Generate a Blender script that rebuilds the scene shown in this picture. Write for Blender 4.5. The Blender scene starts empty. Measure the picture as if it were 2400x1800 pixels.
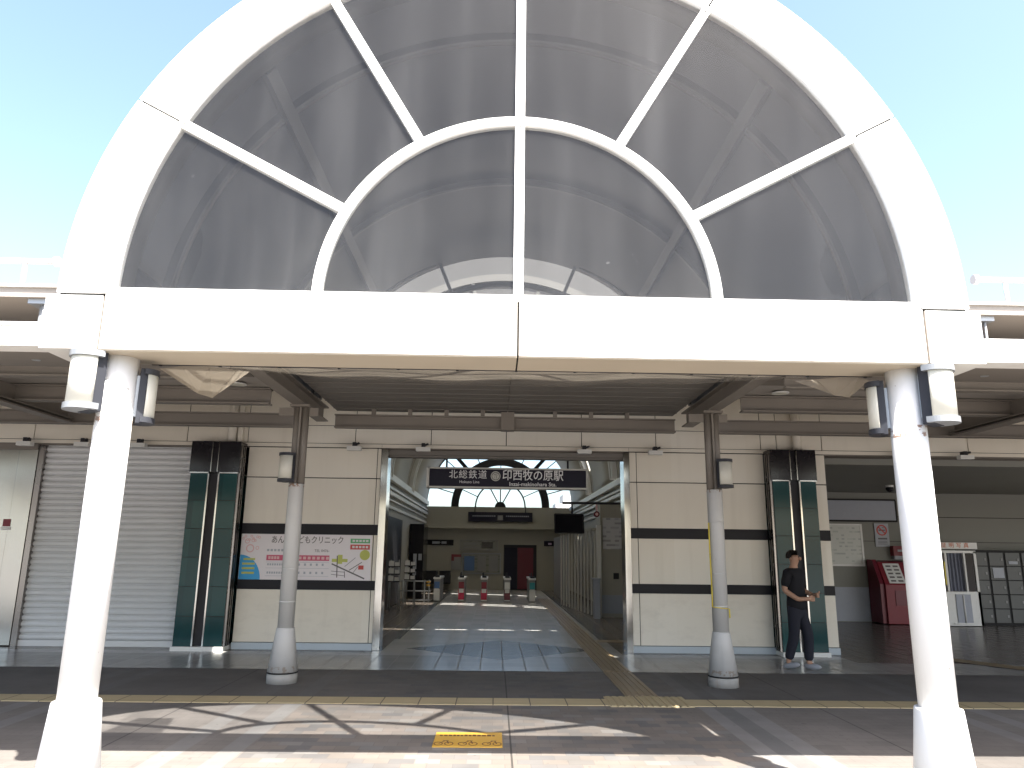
import bpy, bmesh, math, random
from mathutils import Vector, Matrix
random.seed(7)
sc = bpy.context.scene
R = math.radians
PI = math.pi

# ------------------------------------------------------------------ camera
CAM_H = 1.6
PITCH, ROLL, YAW = .2223, .0121, .0197
cy, sy, cp, sp, cr, sr = math.cos(YAW), math.sin(YAW), math.cos(PITCH), math.sin(PITCH), math.cos(ROLL), math.sin(ROLL)
fwd = Vector((sy*cp, cy*cp, sp)); rgt = Vector((cy, -sy, 0)); upv = rgt.cross(fwd)
r2 = cr*rgt + sr*upv; u2 = -sr*rgt + cr*upv
cam_d = bpy.data.cameras.new('camera'); cam = bpy.data.objects.new('camera', cam_d)
sc.collection.objects.link(cam)
cam.matrix_world = Matrix(((r2.x, u2.x, -fwd.x, 0), (r2.y, u2.y, -fwd.y, 0), (r2.z, u2.z, -fwd.z, CAM_H), (0, 0, 0, 1)))
cam_d.sensor_width = 36; cam_d.lens = 1741/2400*36; cam_d.clip_start = .05; cam_d.clip_end = 3000
sc.camera = cam

# ------------------------------------------------------------------ world, sun, exposure
SUN = Vector((.35, -.62, 1.0)).normalized()          # towards the sun
w = bpy.data.worlds.new('World'); sc.world = w; w.use_nodes = True
nt = w.node_tree; nt.nodes.clear()
sky = nt.nodes.new('ShaderNodeTexSky'); sky.sky_type = 'NISHITA'; sky.sun_disc = False
sky.sun_elevation = math.asin(SUN.z); sky.sun_rotation = math.atan2(SUN.x, SUN.y)
sky.air_density = 1.0; sky.dust_density = 3.0; sky.ozone_density = .7
bg = nt.nodes.new('ShaderNodeBackground'); bg.inputs[1].default_value = .138
wo = nt.nodes.new('ShaderNodeOutputWorld')
nt.links.new(sky.outputs[0], bg.inputs[0]); nt.links.new(bg.outputs[0], wo.inputs[0])
sd = bpy.data.lights.new('sun', 'SUN'); sd.energy = 5.0; sd.angle = R(.5); sd.color = (1, .955, .88)
so = bpy.data.objects.new('sun', sd); sc.collection.objects.link(so)
so.rotation_euler = SUN.to_track_quat('Z', 'Y').to_euler(); so.location = (4, -6, 12)
sc.view_settings.view_transform = 'Standard'; sc.view_settings.look = 'None'
sc.view_settings.exposure = 1.9; sc.view_settings.gamma = 1
sc.cycles.max_bounces = 10; sc.cycles.diffuse_bounces = 6; sc.cycles.transparent_max_bounces = 16
sc.cycles.use_denoising = True
sc.cycles.sample_clamp_indirect = 6

# ------------------------------------------------------------------ materials
class NG:
    def __init__(s, name):
        s.m = bpy.data.materials.new(name); s.m.use_nodes = True
        s.t = s.m.node_tree; s.t.nodes.clear()
        s.out = s.t.nodes.new('ShaderNodeOutputMaterial')
        s._p = None
    def n(s, typ, **k):
        q = s.t.nodes.new(typ)
        for a, b in k.items(): setattr(q, a, b)
        return q
    def put(s, sock, v):
        if isinstance(v, bpy.types.NodeSocket): s.t.links.new(v, sock)
        elif isinstance(v, (tuple, list)):
            sock.default_value = tuple(v) + (1,) if len(v) == 3 and sock.type == 'RGBA' else v
        else: sock.default_value = v
    def pos(s):
        if s._p is None:
            g = s.n('ShaderNodeNewGeometry'); s._p = g.outputs['Position']
            x = s.n('ShaderNodeSeparateXYZ'); s.t.links.new(s._p, x.inputs[0]); s.xyz = x.outputs
        return s._p
    def X(s): s.pos(); return s.xyz[0]
    def Y(s): s.pos(); return s.xyz[1]
    def Z(s): s.pos(); return s.xyz[2]
    def ma(s, op, a, b=0.0, c=None):
        q = s.n('ShaderNodeMath', operation=op); s.put(q.inputs[0], a); s.put(q.inputs[1], b)
        if c is not None: s.put(q.inputs[2], c)
        return q.outputs[0]
    def mix(s, f, a, b):
        q = s.n('ShaderNodeMix', data_type='RGBA'); s.put(q.inputs[0], f); s.put(q.inputs[6], a); s.put(q.inputs[7], b)
        return q.outputs[2]
    def noise(s, scale, detail=4, vec=None, rough=.55, stretch=None):
        q = s.n('ShaderNodeTexNoise'); q.inputs['Scale'].default_value = scale; q.inputs['Detail'].default_value = detail
        q.inputs['Roughness'].default_value = rough
        v = vec or s.pos()
        if stretch:
            mp = s.n('ShaderNodeVectorMath', operation='MULTIPLY'); s.put(mp.inputs[0], v); mp.inputs[1].default_value = stretch; v = mp.outputs[0]
        s.put(q.inputs['Vector'], v); return q.outputs['Fac']
    def ramp(s, f, stops):
        q = s.n('ShaderNodeValToRGB'); cr_ = q.color_ramp
        while len(cr_.elements) < len(stops): cr_.elements.new(.5)
        for e, (p, c) in zip(cr_.elements, stops):
            e.position = p; e.color = tuple(c) + (1,) if len(c) == 3 else c
        s.put(q.inputs[0], f); return q.outputs[0]
    def comb(s, x, y, z=0.0):
        q = s.n('ShaderNodeCombineXYZ'); s.put(q.inputs[0], x); s.put(q.inputs[1], y); s.put(q.inputs[2], z); return q.outputs[0]
    def rnd(s, vec):
        q = s.n('ShaderNodeTexWhiteNoise', noise_dimensions='2D'); s.put(q.inputs['Vector'], vec); return q.outputs['Value']
    def bump(s, h, st=.3, d=.01):
        q = s.n('ShaderNodeBump'); q.inputs['Strength'].default_value = st; q.inputs['Distance'].default_value = d
        s.put(q.inputs['Height'], h); return q.outputs[0]
    def bsdf(s, col, rough=.6, metal=0.0, normal=None, spec=.5):
        b = s.n('ShaderNodeBsdfPrincipled'); s.put(b.inputs['Base Color'], col); s.put(b.inputs['Roughness'], rough)
        s.put(b.inputs['Metallic'], metal); b.inputs['Specular IOR Level'].default_value = spec
        if normal is not None: s.put(b.inputs['Normal'], normal)
        return b.outputs[0]
    def done(s, sh): s.t.links.new(sh, s.out.inputs[0]); return s.m

def scal(c, k): return tuple(min(1, v*k) for v in c)

def paint(name, col, rough=.5, var=.08, scale=3, metal=0.0, dirt=None, spec=.5, fine=40, streak=True):
    """painted surface with faint blotches and vertical rain streaks"""
    g = NG(name)
    n1 = g.noise(scale, 5); n2 = g.noise(fine, 3)
    c = g.mix(n1, scal(col, 1-var*1.6), scal(col, 1+var*.8))
    c = g.mix(g.ma('MULTIPLY', n2, .35), c, scal(col, 1-var))
    if streak:
        st = g.noise(6, 4, stretch=(1, 1, .08)); st = g.ramp(st, [(.56, (0, 0, 0)), (.8, (1, 1, 1))])
        c = g.mix(g.ma('MULTIPLY', st, .25 if dirt is None else .5), c, dirt or scal(col, .75))
    rr = g.ma('MULTIPLY_ADD', n1, .2, rough-.1)
    return g.done(g.bsdf(c, rr, metal, g.bump(n2, .04, .004), spec))

def flat(name, col, rough=.5, metal=0.0, var=.06):
    g = NG(name); n1 = g.noise(9, 4)
    return g.done(g.bsdf(g.mix(n1, scal(col, 1-var), scal(col, 1+var)), g.ma('MULTIPLY_ADD', n1, .15, rough-.07), metal, None, .18 if max(col) < .06 else .4))

M = {}
def white_stained():
    g = NG('white_paint'); n1 = g.noise(1.2, 5); n2 = g.noise(40, 3)
    c = g.mix(n1, (.755, .755, .735), (.82, .82, .80))
    st = g.ramp(g.noise(6, 4, stretch=(1, 1, .08)), [(.56, (0, 0, 0)), (.8, (1, 1, 1))])
    c = g.mix(g.ma('MULTIPLY', st, .4), c, (.52, .47, .40))
    low = g.ma('MULTIPLY', g.ma('LESS_THAN', g.Z(), 3.25), g.ma('LESS_THAN', g.Y(), 4.9))
    for xs, wd in ((-1.24, .05), (1.50, .05), (.13, .03), (-2.64, .03), (2.90, .03), (-.35, .012), (.8, .012), (2.1, .016), (-1.9, .014)):
        d = g.ma('SUBTRACT', 1.0, g.ma('DIVIDE', g.ma('ABSOLUTE', g.ma('SUBTRACT', g.X(), xs)), wd))
        d = g.ma('MULTIPLY', g.ma('MINIMUM', g.ma('MAXIMUM', d, 0.0), .6), g.noise(9, 4, stretch=(2.5, 1, .3)))
        c = g.mix(g.ma('MULTIPLY', g.ma('MULTIPLY', d, 1.5), low), c, (.46, .36, .25))
    edge = g.ma('MULTIPLY', g.ma('MULTIPLY', g.ma('LESS_THAN', g.Z(), 2.905), g.ma('GREATER_THAN', g.Z(), 2.86)), g.ma('MULTIPLY', g.noise(4, 5), .5))
    c = g.mix(edge, c, (.50, .44, .36))
    return g.done(g.bsdf(c, g.ma('MULTIPLY_ADD', n1, .2, .28), 0, g.bump(n2, .04, .004)))
M['white'] = white_stained()
def column_paint(name, ca, cb):
    g = NG(name); n1 = g.noise(2, 5); n2 = g.noise(35, 3)
    c = g.mix(n1, ca, cb)
    st = g.ramp(g.noise(7, 4, stretch=(1, 1, .07)), [(.55, (0, 0, 0)), (.8, (1, 1, 1))])
    c = g.mix(g.ma('MULTIPLY', st, .45), c, scal(ca, .68))
    chip_ = g.ma('GREATER_THAN', g.noise(26, 2), .76)
    c = g.mix(g.ma('MULTIPLY', chip_, .7), c, (.22, .17, .13))
    rust = g.ma('MULTIPLY', g.ma('LESS_THAN', g.ma('ABSOLUTE', g.ma('SUBTRACT', g.Z(), 2.43)), .04), g.ma('GREATER_THAN', g.noise(22, 4), .54))
    c = g.mix(g.ma('MULTIPLY', rust, .8), c, (.20, .09, .04))
    foot = g.ma('MULTIPLY', g.ma('LESS_THAN', g.Z(), .2), g.ma('GREATER_THAN', g.noise(18, 4), .55))
    c = g.mix(g.ma('MULTIPLY', foot, .5), c, (.25, .16, .09))
    return g.done(g.bsdf(c, g.ma('MULTIPLY_ADD', n1, .2, .34), 0, g.bump(n2, .05, .004)))
M['white_col'] = column_paint('white_column_paint', (.72, .72, .71), (.80, .80, .79))
M['shaded_col'] = column_paint('shaded_column_paint', (.42, .415, .405), (.49, .485, .475))  # darker copy of the column white, shade of the rear row painted in
M['steel_brown'] = paint('warm_grey_steel', (.195, .172, .148), .55, .12, 2.5)
M['deck'] = paint('ceiling_deck', (.165, .151, .136), .6, .12, 1.5, streak=False)
M['deck_brown'] = paint('ceiling_deck_warm', (.18, .157, .134), .6, .12, 1.5, streak=False)
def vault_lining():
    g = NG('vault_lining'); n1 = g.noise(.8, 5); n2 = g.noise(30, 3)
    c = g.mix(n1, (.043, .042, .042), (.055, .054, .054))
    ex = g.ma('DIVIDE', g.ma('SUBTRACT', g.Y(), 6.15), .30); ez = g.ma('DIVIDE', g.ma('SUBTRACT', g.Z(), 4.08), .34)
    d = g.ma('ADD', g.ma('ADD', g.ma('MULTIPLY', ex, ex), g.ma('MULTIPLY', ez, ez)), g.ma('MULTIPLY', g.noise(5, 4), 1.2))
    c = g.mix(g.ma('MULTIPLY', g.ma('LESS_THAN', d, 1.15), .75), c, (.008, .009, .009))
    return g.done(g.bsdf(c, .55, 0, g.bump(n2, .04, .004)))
M['vault'] = vault_lining()
M['rib'] = paint('vault_rib', (.068, .067, .066), .5, .06, 2)
M['gable'] = paint('gable_render', (.05, .048, .042), .7, .1, 1)
M['gable_trim'] = paint('gable_trim', (.10, .095, .08), .6, .08, 2)
M['black'] = flat('black_band', (.012, .012, .016), .42)
M['dark'] = flat('dark_steel', (.028, .028, .032), .4)
M['slate'] = flat('lamp_slate', (.035, .037, .045), .45)
M['lampcap'] = flat('lamp_cap_grey', (.26, .27, .28), .4, .3)
M['darkcap'] = flat('lamp_cap_dark', (.04, .042, .05), .4)
M['plinth'] = paint('plinth_pale', (.44, .50, .55), .45, .06, 3)
M['concrete'] = paint('concrete', (.36, .35, .33), .85, .2, 8, dirt=(.25, .13, .07))
M['gasket'] = flat('grey_gasket', (.36, .35, .33), .7)
M['seal'] = flat('dark_seal', (.02, .02, .02), .7)
M['galv'] = flat('galvanised', (.36, .38, .40), .4, .5)
M['rail'] = paint('rail_paint', (.62, .62, .62), .4, .05, 3)
M['slab_edge'] = paint('slab_edge', (.34, .31, .28), .6, .08, 2)
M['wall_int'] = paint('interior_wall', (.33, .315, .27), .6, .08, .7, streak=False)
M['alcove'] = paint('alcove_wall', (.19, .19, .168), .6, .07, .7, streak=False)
M['slat'] = paint('slat_paint', (.46, .45, .40), .5, .08, 2, streak=False)
M['hall_white'] = paint('hall_ledge', (.60, .60, .57), .45, .07, 2, streak=False)
M['navy'] = flat('navy_sign_face', (.012, .011, .024), .4)
M['letter'] = flat('sign_lettering', (.72, .72, .72), .5)
M['signframe'] = flat('sign_frame', (.42, .41, .38), .4, .4)
M['red'] = flat('red_panel', (.17, .014, .024), .45)
M['gate_red'] = flat('gate_red', (.50, .012, .06), .4)
M['darkred'] = flat('dark_red', (.12, .01, .022), .4)
M['teal'] = flat('gate_teal', (.03, .24, .27), .4)
M['blue'] = flat('gate_blue', (.07, .14, .30), .4)
M['offwhite'] = flat('off_white', (.66, .66, .64), .45)
M['paper'] = flat('paper', (.62, .62, .60), .7)
M['grey'] = flat('mid_grey', (.22, .22, .22), .5)
M['locker'] = flat('locker_grey', (.085, .09, .088), .45)
M['lockerd'] = flat('locker_gap', (.02, .02, .021), .6)
M['tv'] = flat('screen_glass', (.012, .012, .016), .12)
M['dado'] = flat('dado_grey', (.30, .32, .37), .5)
M['yellow'] = flat('plate_yellow', (.62, .36, .05), .5, 0, .15)
M['brown_ink'] = flat('brown_ink', (.16, .07, .03), .6)
M['orange'] = flat('orange_ink', (.55, .14, .05), .6)
M['tape'] = flat('yellow_tape', (.62, .50, .06), .5)
M['green_ink'] = flat('green_ink', (.12, .38, .17), .6)
M['pink_ink'] = flat('rose_ink', (.52, .10, .17), .6)
M['red_ink'] = flat('red_ink', (.50, .08, .07), .6)
M['blue_ink'] = flat('sky_blue_ink', (.05, .32, .62), .6)
M['grey_ink'] = flat('grey_ink', (.13, .12, .12), .6)
M['lgrey_ink'] = flat('pale_grey_ink', (.36, .38, .42), .6)
M['olive_ink'] = flat('olive_ink', (.45, .47, .12), .6)
M['yellow_ink'] = flat('yellow_ink', (.66, .52, .12), .6)
M['rose_tint'] = flat('rose_tint', (.66, .42, .42), .6)
M['lilac_ink'] = flat('lilac_ink', (.50, .40, .55), .6)
M['board_bg'] = flat('board_print', (.70, .66, .68), .45, 0, .03)
M['curtain'] = flat('booth_curtain', (.14, .15, .19), .7)
M['skin'] = flat('skin', (.38, .22, .15), .55)
M['hair'] = flat('black_hair', (.012, .010, .009), .5)
M['shirt'] = flat('black_cloth', (.013, .013, .016), .8)
M['trouser'] = flat('charcoal_cloth', (.022, .023, .032), .85)
M['shoe'] = flat('shoe_grey', (.30, .31, .34), .6)
M['shoe_sole'] = flat('shoe_sole', (.6, .6, .6), .6)
M['fardist'] = flat('far_building', (.55, .52, .48), .7)

def cream():
    g = NG('cream_panel'); n1 = g.noise(.9, 4); n2 = g.noise(60, 2)
    c = g.mix(n1, (.68, .635, .55), (.76, .715, .63))
    pr = g.rnd(g.comb(g.ma('FLOOR', g.ma('DIVIDE', g.ma('ADD', g.X(), 20.45), 1.305)), g.ma('FLOOR', g.ma('DIVIDE', g.Z(), .93))))
    c = g.mix(g.ma('MULTIPLY', pr, .35), c, (.60, .53, .42))
    sc_ = g.ramp(g.noise(3.5, 6, rough=.7, stretch=(.5, 1, 1)), [(.50, (0, 0, 0)), (.85, (1, 1, 1))])
    c = g.mix(g.ma('MULTIPLY', g.ma('MULTIPLY', sc_, .35), g.ma('LESS_THAN', g.Z(), .95)), c, (.34, .30, .25))
    st = g.ramp(g.noise(5, 4, stretch=(1, 1, .1)), [(.55, (0, 0, 0)), (.85, (1, 1, 1))])
    c = g.mix(g.ma('MULTIPLY', st, .2), c, (.42, .37, .30))
    return g.done(g.bsdf(c, .42, 0, g.bump(n2, .03, .003)))
M['cream'] = cream()
M['shaded_soffit'] = paint('soffit_shade_paint', (.46, .40, .31), .5, .08, 2, streak=False)  # tan puts the shade under the white beam into the colour

def stainless(name='stainless', rough=.22, tint=(.60, .60, .58)):
    g = NG(name); n = g.noise(3, 3, stretch=(60, 60, .6)); n2 = g.noise(2.0, 3)
    return g.done(g.bsdf(g.mix(n, scal(tint, .85), tint), g.ma('MULTIPLY_ADD', n2, .16, rough-.06), 1.0, g.bump(n, .02, .002)))
M['inox'] = stainless('stainless', .13, (.62, .62, .60))
M['inox_door'] = stainless('stainless_door', .2, (.52, .52, .50))
M['inox_dark'] = stainless('dark_trim', .25, (.30, .28, .27))

def shutter():
    g = NG('shutter_slats'); n = g.noise(1.2, 4); n2 = g.noise(18, 3, stretch=(.2, 1, 3))
    c = g.mix(n, (.60, .61, .62), (.68, .69, .70)); c = g.mix(g.ma('MULTIPLY', n2, .3), c, (.50, .50, .50))
    return g.done(g.bsdf(c, .42, .1))
M['shutter'] = shutter()

def green_tile():
    g = NG('green_glazed_tile')
    iz = g.ma('FLOOR', g.ma('DIVIDE', g.ma('SUBTRACT', g.Z(), .07), .46))
    r = g.rnd(g.comb(iz, g.ma('FLOOR', g.ma('MULTIPLY', g.X(), 2.2))))
    n = g.noise(5, 4)
    c = g.mix(r, (.006, .038, .042), (.013, .066, .066)); c = g.mix(g.ma('MULTIPLY', n, .5), c, (.010, .05, .055))
    fz = g.ma('FRACT', g.ma('DIVIDE', g.ma('SUBTRACT', g.Z(), .07), .46))
    j = g.ma('LESS_THAN', fz, .022)
    c = g.mix(j, c, (.006, .012, .012))
    return g.done(g.bsdf(c, g.ma('MULTIPLY_ADD', j, .5, .14), 0, g.bump(g.noise(1.6, 2), .05, .02), .3))
M['tile_green'] = green_tile()
def black_tile():
    g = NG('black_glazed_tile'); n = g.noise(3, 3)
    return g.done(g.bsdf(g.mix(n, (.010, .009, .012), (.018, .016, .02)), .15))
M['tile_black'] = black_tile()

def diffuser():
    g = NG('lamp_diffuser'); n = g.noise(4, 3)
    c = g.mix(n, (.74, .72, .62), (.80, .79, .72))
    a = g.bsdf(c, .35); tr = g.n('ShaderNodeBsdfTranslucent'); g.put(tr.inputs[0], c)
    m = g.n('ShaderNodeMixShader'); m.inputs[0].default_value = .3
    g.t.links.new(a, m.inputs[1]); g.t.links.new(tr.outputs[0], m.inputs[2]); return g.done(m.outputs[0])
M['diffuser'] = diffuser()

def dusty_glare_glass():
    g = NG('dusty_tinted_glare_glass')
    tr = g.n('ShaderNodeBsdfTransparent'); tr.inputs[0].default_value = (.86, .865, .875, 1)
    gl = g.n('ShaderNodeBsdfGlossy'); gl.inputs[0].default_value = (.8, .82, .85, 1); gl.inputs[1].default_value = .04
    di = g.n('ShaderNodeBsdfDiffuse'); di.inputs[0].default_value = (.50, .50, .50, 1)
    lw = g.n('ShaderNodeLayerWeight'); lw.inputs[0].default_value = .5
    m1 = g.n('ShaderNodeMixShader'); g.put(m1.inputs[0], g.ma('MULTIPLY_ADD', g.ma('POWER', lw.outputs['Facing'], 4.0), .33, .014)); g.t.links.new(tr.outputs[0], m1.inputs[1]); g.t.links.new(gl.outputs[0], m1.inputs[2])
    blot = g.noise(1.1, 5, rough=.65); st = g.noise(3.0, 4, stretch=(1, 1, .12)); sp_ = g.noise(30, 1)
    d = g.ma('ADD', g.ma('MULTIPLY_ADD', blot, .020, .004), g.ma('MULTIPLY', g.ma('POWER', st, 3.0), .075))  # dust blotches, plus pale vertical streaks painted in for glare
    speck = g.ma('MULTIPLY', g.ma('GREATER_THAN', sp_, .80), .10)
    d = g.ma('ADD', d, speck)
    m2 = g.n('ShaderNodeMixShader'); g.put(m2.inputs[0], d); g.t.links.new(m1.outputs[0], m2.inputs[1]); g.t.links.new(di.outputs[0], m2.inputs[2])
    return g.done(m2.outputs[0])
M['glass'] = dusty_glare_glass()

def clear_glass():
    g = NG('clear_glass'); tr = g.n('ShaderNodeBsdfTransparent'); tr.inputs[0].default_value = (.9, .92, .93, 1)
    gl = g.n('ShaderNodeBsdfGlossy'); gl.inputs[1].default_value = .05
    m = g.n('ShaderNodeMixShader'); m.inputs[0].default_value = .06
    g.t.links.new(tr.outputs[0], m.inputs[1]); g.t.links.new(gl.outputs[0], m.inputs[2]); return g.done(m.outputs[0])
M['clear'] = clear_glass()

def poly_roof(c):
    g = NG('translucent_roof_sheet')
    d = g.n('ShaderNodeBsdfDiffuse'); d.inputs[0].default_value = c + (1,)
    t = g.n('ShaderNodeBsdfTranslucent'); t.inputs[0].default_value = c + (1,)
    m = g.n('ShaderNodeMixShader'); m.inputs[0].default_value = .5
    g.t.links.new(d.outputs[0], m.inputs[1]); g.t.links.new(t.outputs[0], m.inputs[2]); return g.done(m.outputs[0])
M['poly'] = poly_roof((.22, .20, .17)); M['poly_fill'] = poly_roof((.66, .64, .57))

def net_mat(name, clear):
    g = NG(name); tr = g.n('ShaderNodeBsdfTransparent')
    n = g.noise(2.2, 4); c = g.mix(n, (.36, .315, .25), (.52, .46, .37))
    d = g.n('ShaderNodeBsdfDiffuse'); g.put(d.inputs[0], c)
    t = g.n('ShaderNodeBsdfTranslucent'); g.put(t.inputs[0], c)
    a = g.n('ShaderNodeMixShader'); a.inputs[0].default_value = .5; g.t.links.new(d.outputs[0], a.inputs[1]); g.t.links.new(t.outputs[0], a.inputs[2])
    m = g.n('ShaderNodeMixShader'); g.put(m.inputs[0], g.ma('MULTIPLY_ADD', n, .3, 1-clear-.15))
    g.t.links.new(tr.outputs[0], m.inputs[1]); g.t.links.new(a.outputs[0], m.inputs[2]); return g.done(m.outputs[0])
M['net'] = net_mat('bird_net_mesh', .8)
M['net_fold'] = net_mat('bird_net_folded', .35)

def paving():
    g = NG('plaza_paving'); x, y = g.X(), g.Y()
    bw, bh = .2, .13
    row = g.ma('FLOOR', g.ma('DIVIDE', y, bh))
    xo = g.ma('ADD', x, g.ma('MULTIPLY', g.ma('MODULO', g.ma('ABSOLUTE', row), 2.0), bw/2))
    col = g.ma('FLOOR', g.ma('DIVIDE', xo, bw))
    r1 = g.rnd(g.comb(col, row))
    fx = g.ma('FRACT', g.ma('DIVIDE', xo, bw)); fy = g.ma('FRACT', g.ma('DIVIDE', y, bh))
    joint = g.ma('MAXIMUM', g.ma('LESS_THAN', fx, .03), g.ma('LESS_THAN', fy, .06))
    brick = g.ramp(r1, [(0, (.21, .20, .195)), (.10, (.245, .225, .205)), (.18, (.285, .24, .20)), (.5, (.315, .26, .215)), (.7, (.295, .255, .22)), (.86, (.30, .28, .26)), (.95, (.34, .31, .275))])
    for q in brick.node.color_ramp.elements: pass
    brick.node.color_ramp.interpolation = 'CONSTANT'
    plain = g.mix(g.rnd(g.comb(g.ma('FLOOR', g.ma('DIVIDE', x, .3)), g.ma('FLOOR', g.ma('DIVIDE', y, .15)))), (.265, .235, .21), (.305, .27, .24))
    def band(a, b): return g.ma('MULTIPLY', g.ma('GREATER_THAN', x, a), g.ma('LESS_THAN', x, b))
    inner = band(-2.0, 2.2)
    c = g.mix(inner, plain, brick)
    # blue grey border pavers at the near edge of the brick field, in steps
    stp = g.ma('GREATER_THAN', g.ma('ADD', g.ma('FRACT', g.ma('MULTIPLY', g.ma('ADD', col, g.ma('MULTIPLY', row, 2.0)), .1429)), g.ma('MULTIPLY', r1, .25)), .86)
    c = g.mix(g.ma('MULTIPLY', g.ma('MULTIPLY', g.ma('MULTIPLY', stp, inner), g.ma('LESS_THAN', y, 7.15)), .5), c, (.19, .20, .215))
    c = g.mix(g.ma('MULTIPLY', joint, .35), c, (.13, .115, .10))
    for a, b, cc in ((-2.66, -2.48, (.33, .32, .305)), (-2.2, -2.02, (.32, .315, .305)), (2.2, 2.36, (.36, .35, .335)), (2.36, 2.56, (.24, .24, .24)), (2.56, 2.76, (.36, .35, .335)),
                     (-4.98, -4.8, (.34, .33, .32)), (-4.6, -4.42, (.34, .33, .32)), (4.7, 4.88, (.34, .33, .32)), (5.1, 5.28, (.34, .33, .32))):
        c = g.mix(g.ma('MULTIPLY', band(a, b), g.ma('MULTIPLY_ADD', g.noise(3, 3), .3, .6)), c, cc)
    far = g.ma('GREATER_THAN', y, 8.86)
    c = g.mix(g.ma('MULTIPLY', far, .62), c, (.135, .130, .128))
    line = g.ma('MULTIPLY', g.ma('LESS_THAN', g.ma('ABSOLUTE', g.ma('SUBTRACT', x, .16)), .008), .8)
    c = g.mix(line, c, (.05, .045, .04))
    line2 = g.ma('MULTIPLY', g.ma('LESS_THAN', g.ma('ABSOLUTE', g.ma('SUBTRACT', g.ma('ABSOLUTE', g.ma('SUBTRACT', x, .16)), 3.35)), .008), .7)
    c = g.mix(line2, c, (.06, .055, .05))
    st = g.ramp(g.noise(.55, 5, rough=.65), [(.33, (.66, .65, .64)), (.72, (1.1, 1.09, 1.07))])
    mx = g.n('ShaderNodeMix', data_type='RGBA', blend_type='MULTIPLY'); mx.inputs[0].default_value = 1; g.put(mx.inputs[6], c); g.put(mx.inputs[7], st)
    spot = g.ma('MULTIPLY', g.ma('GREATER_THAN', g.noise(13, 1), .735), .4)
    c = g.mix(spot, mx.outputs[2], (.10, .09, .08))
    hs_ = g.n('ShaderNodeHueSaturation'); hs_.inputs['Value'].default_value = .72; hs_.inputs['Saturation'].default_value = .72; g.put(hs_.inputs['Color'], c); c = hs_.outputs[0]
    return g.done(g.bsdf(c, .72, 0, g.bump(g.ma('SUBTRACT', g.noise(90, 2), g.ma('MULTIPLY', joint, .6)), .12, .004), .35))
M['paving'] = paving()

def floor_tile():
    g = NG('polished_floor_tile'); x, y = g.X(), g.Y(); t = .32
    fx = g.ma('FRACT', g.ma('DIVIDE', g.ma('SUBTRACT', x, .13), t)); fy = g.ma('FRACT', g.ma('DIVIDE', g.ma('SUBTRACT', y, 10.8), t*1.25))
    joint = g.ma('MAXIMUM', g.ma('LESS_THAN', fx, .05), g.ma('LESS_THAN', fy, .04))
    r = g.rnd(g.comb(g.ma('FLOOR', g.ma('DIVIDE', g.ma('SUBTRACT', x, .13), t)), g.ma('FLOOR', g.ma('DIVIDE', g.ma('SUBTRACT', y, 10.8), t*1.25))))
    c = g.mix(r, (.37, .365, .35), (.44, .43, .41))
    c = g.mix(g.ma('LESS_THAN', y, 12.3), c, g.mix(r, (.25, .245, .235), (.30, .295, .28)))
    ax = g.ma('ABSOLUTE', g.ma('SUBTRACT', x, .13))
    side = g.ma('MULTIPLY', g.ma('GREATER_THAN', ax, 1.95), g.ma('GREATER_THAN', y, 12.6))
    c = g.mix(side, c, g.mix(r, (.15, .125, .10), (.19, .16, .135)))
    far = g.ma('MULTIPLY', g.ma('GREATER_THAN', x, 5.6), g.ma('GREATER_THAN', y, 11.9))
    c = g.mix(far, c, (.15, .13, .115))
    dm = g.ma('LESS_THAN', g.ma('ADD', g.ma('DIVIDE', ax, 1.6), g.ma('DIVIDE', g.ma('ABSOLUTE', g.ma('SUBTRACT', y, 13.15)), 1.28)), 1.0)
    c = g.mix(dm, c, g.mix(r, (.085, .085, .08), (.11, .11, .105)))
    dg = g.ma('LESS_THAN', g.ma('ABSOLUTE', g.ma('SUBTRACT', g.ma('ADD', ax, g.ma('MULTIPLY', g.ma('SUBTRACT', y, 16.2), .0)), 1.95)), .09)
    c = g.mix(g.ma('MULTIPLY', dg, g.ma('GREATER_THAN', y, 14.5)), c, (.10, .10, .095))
    c = g.mix(g.ma('MULTIPLY', joint, .75), c, (.07, .065, .06))
    wear = g.ma('MULTIPLY_ADD', g.noise(1.3, 4), .05, .22)
    return g.done(g.bsdf(c, g.ma('ADD', wear, g.ma('MULTIPLY', joint, .3)), 0, g.bump(g.noise(1.1, 2), .012, .02), .25))
M['floor_tile'] = floor_tile()

def tactile():
    g = NG('tactile_block'); x, y = g.X(), g.Y()
    n = g.noise(4, 4); c = g.mix(n, (.40, .32, .18), (.48, .39, .23))
    fx = g.ma('FRACT', g.ma('DIVIDE', x, .4)); c = g.mix(g.ma('MULTIPLY', g.ma('LESS_THAN', fx, .03), g.ma('LESS_THAN', y, 9)), c, (.09, .07, .05))
    return g.done(g.bsdf(c, .6))
M['tactile'] = tactile()
M['tactile_int'] = flat('tactile_block_brown', (.25, .185, .11), .45, 0, .15)

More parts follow.
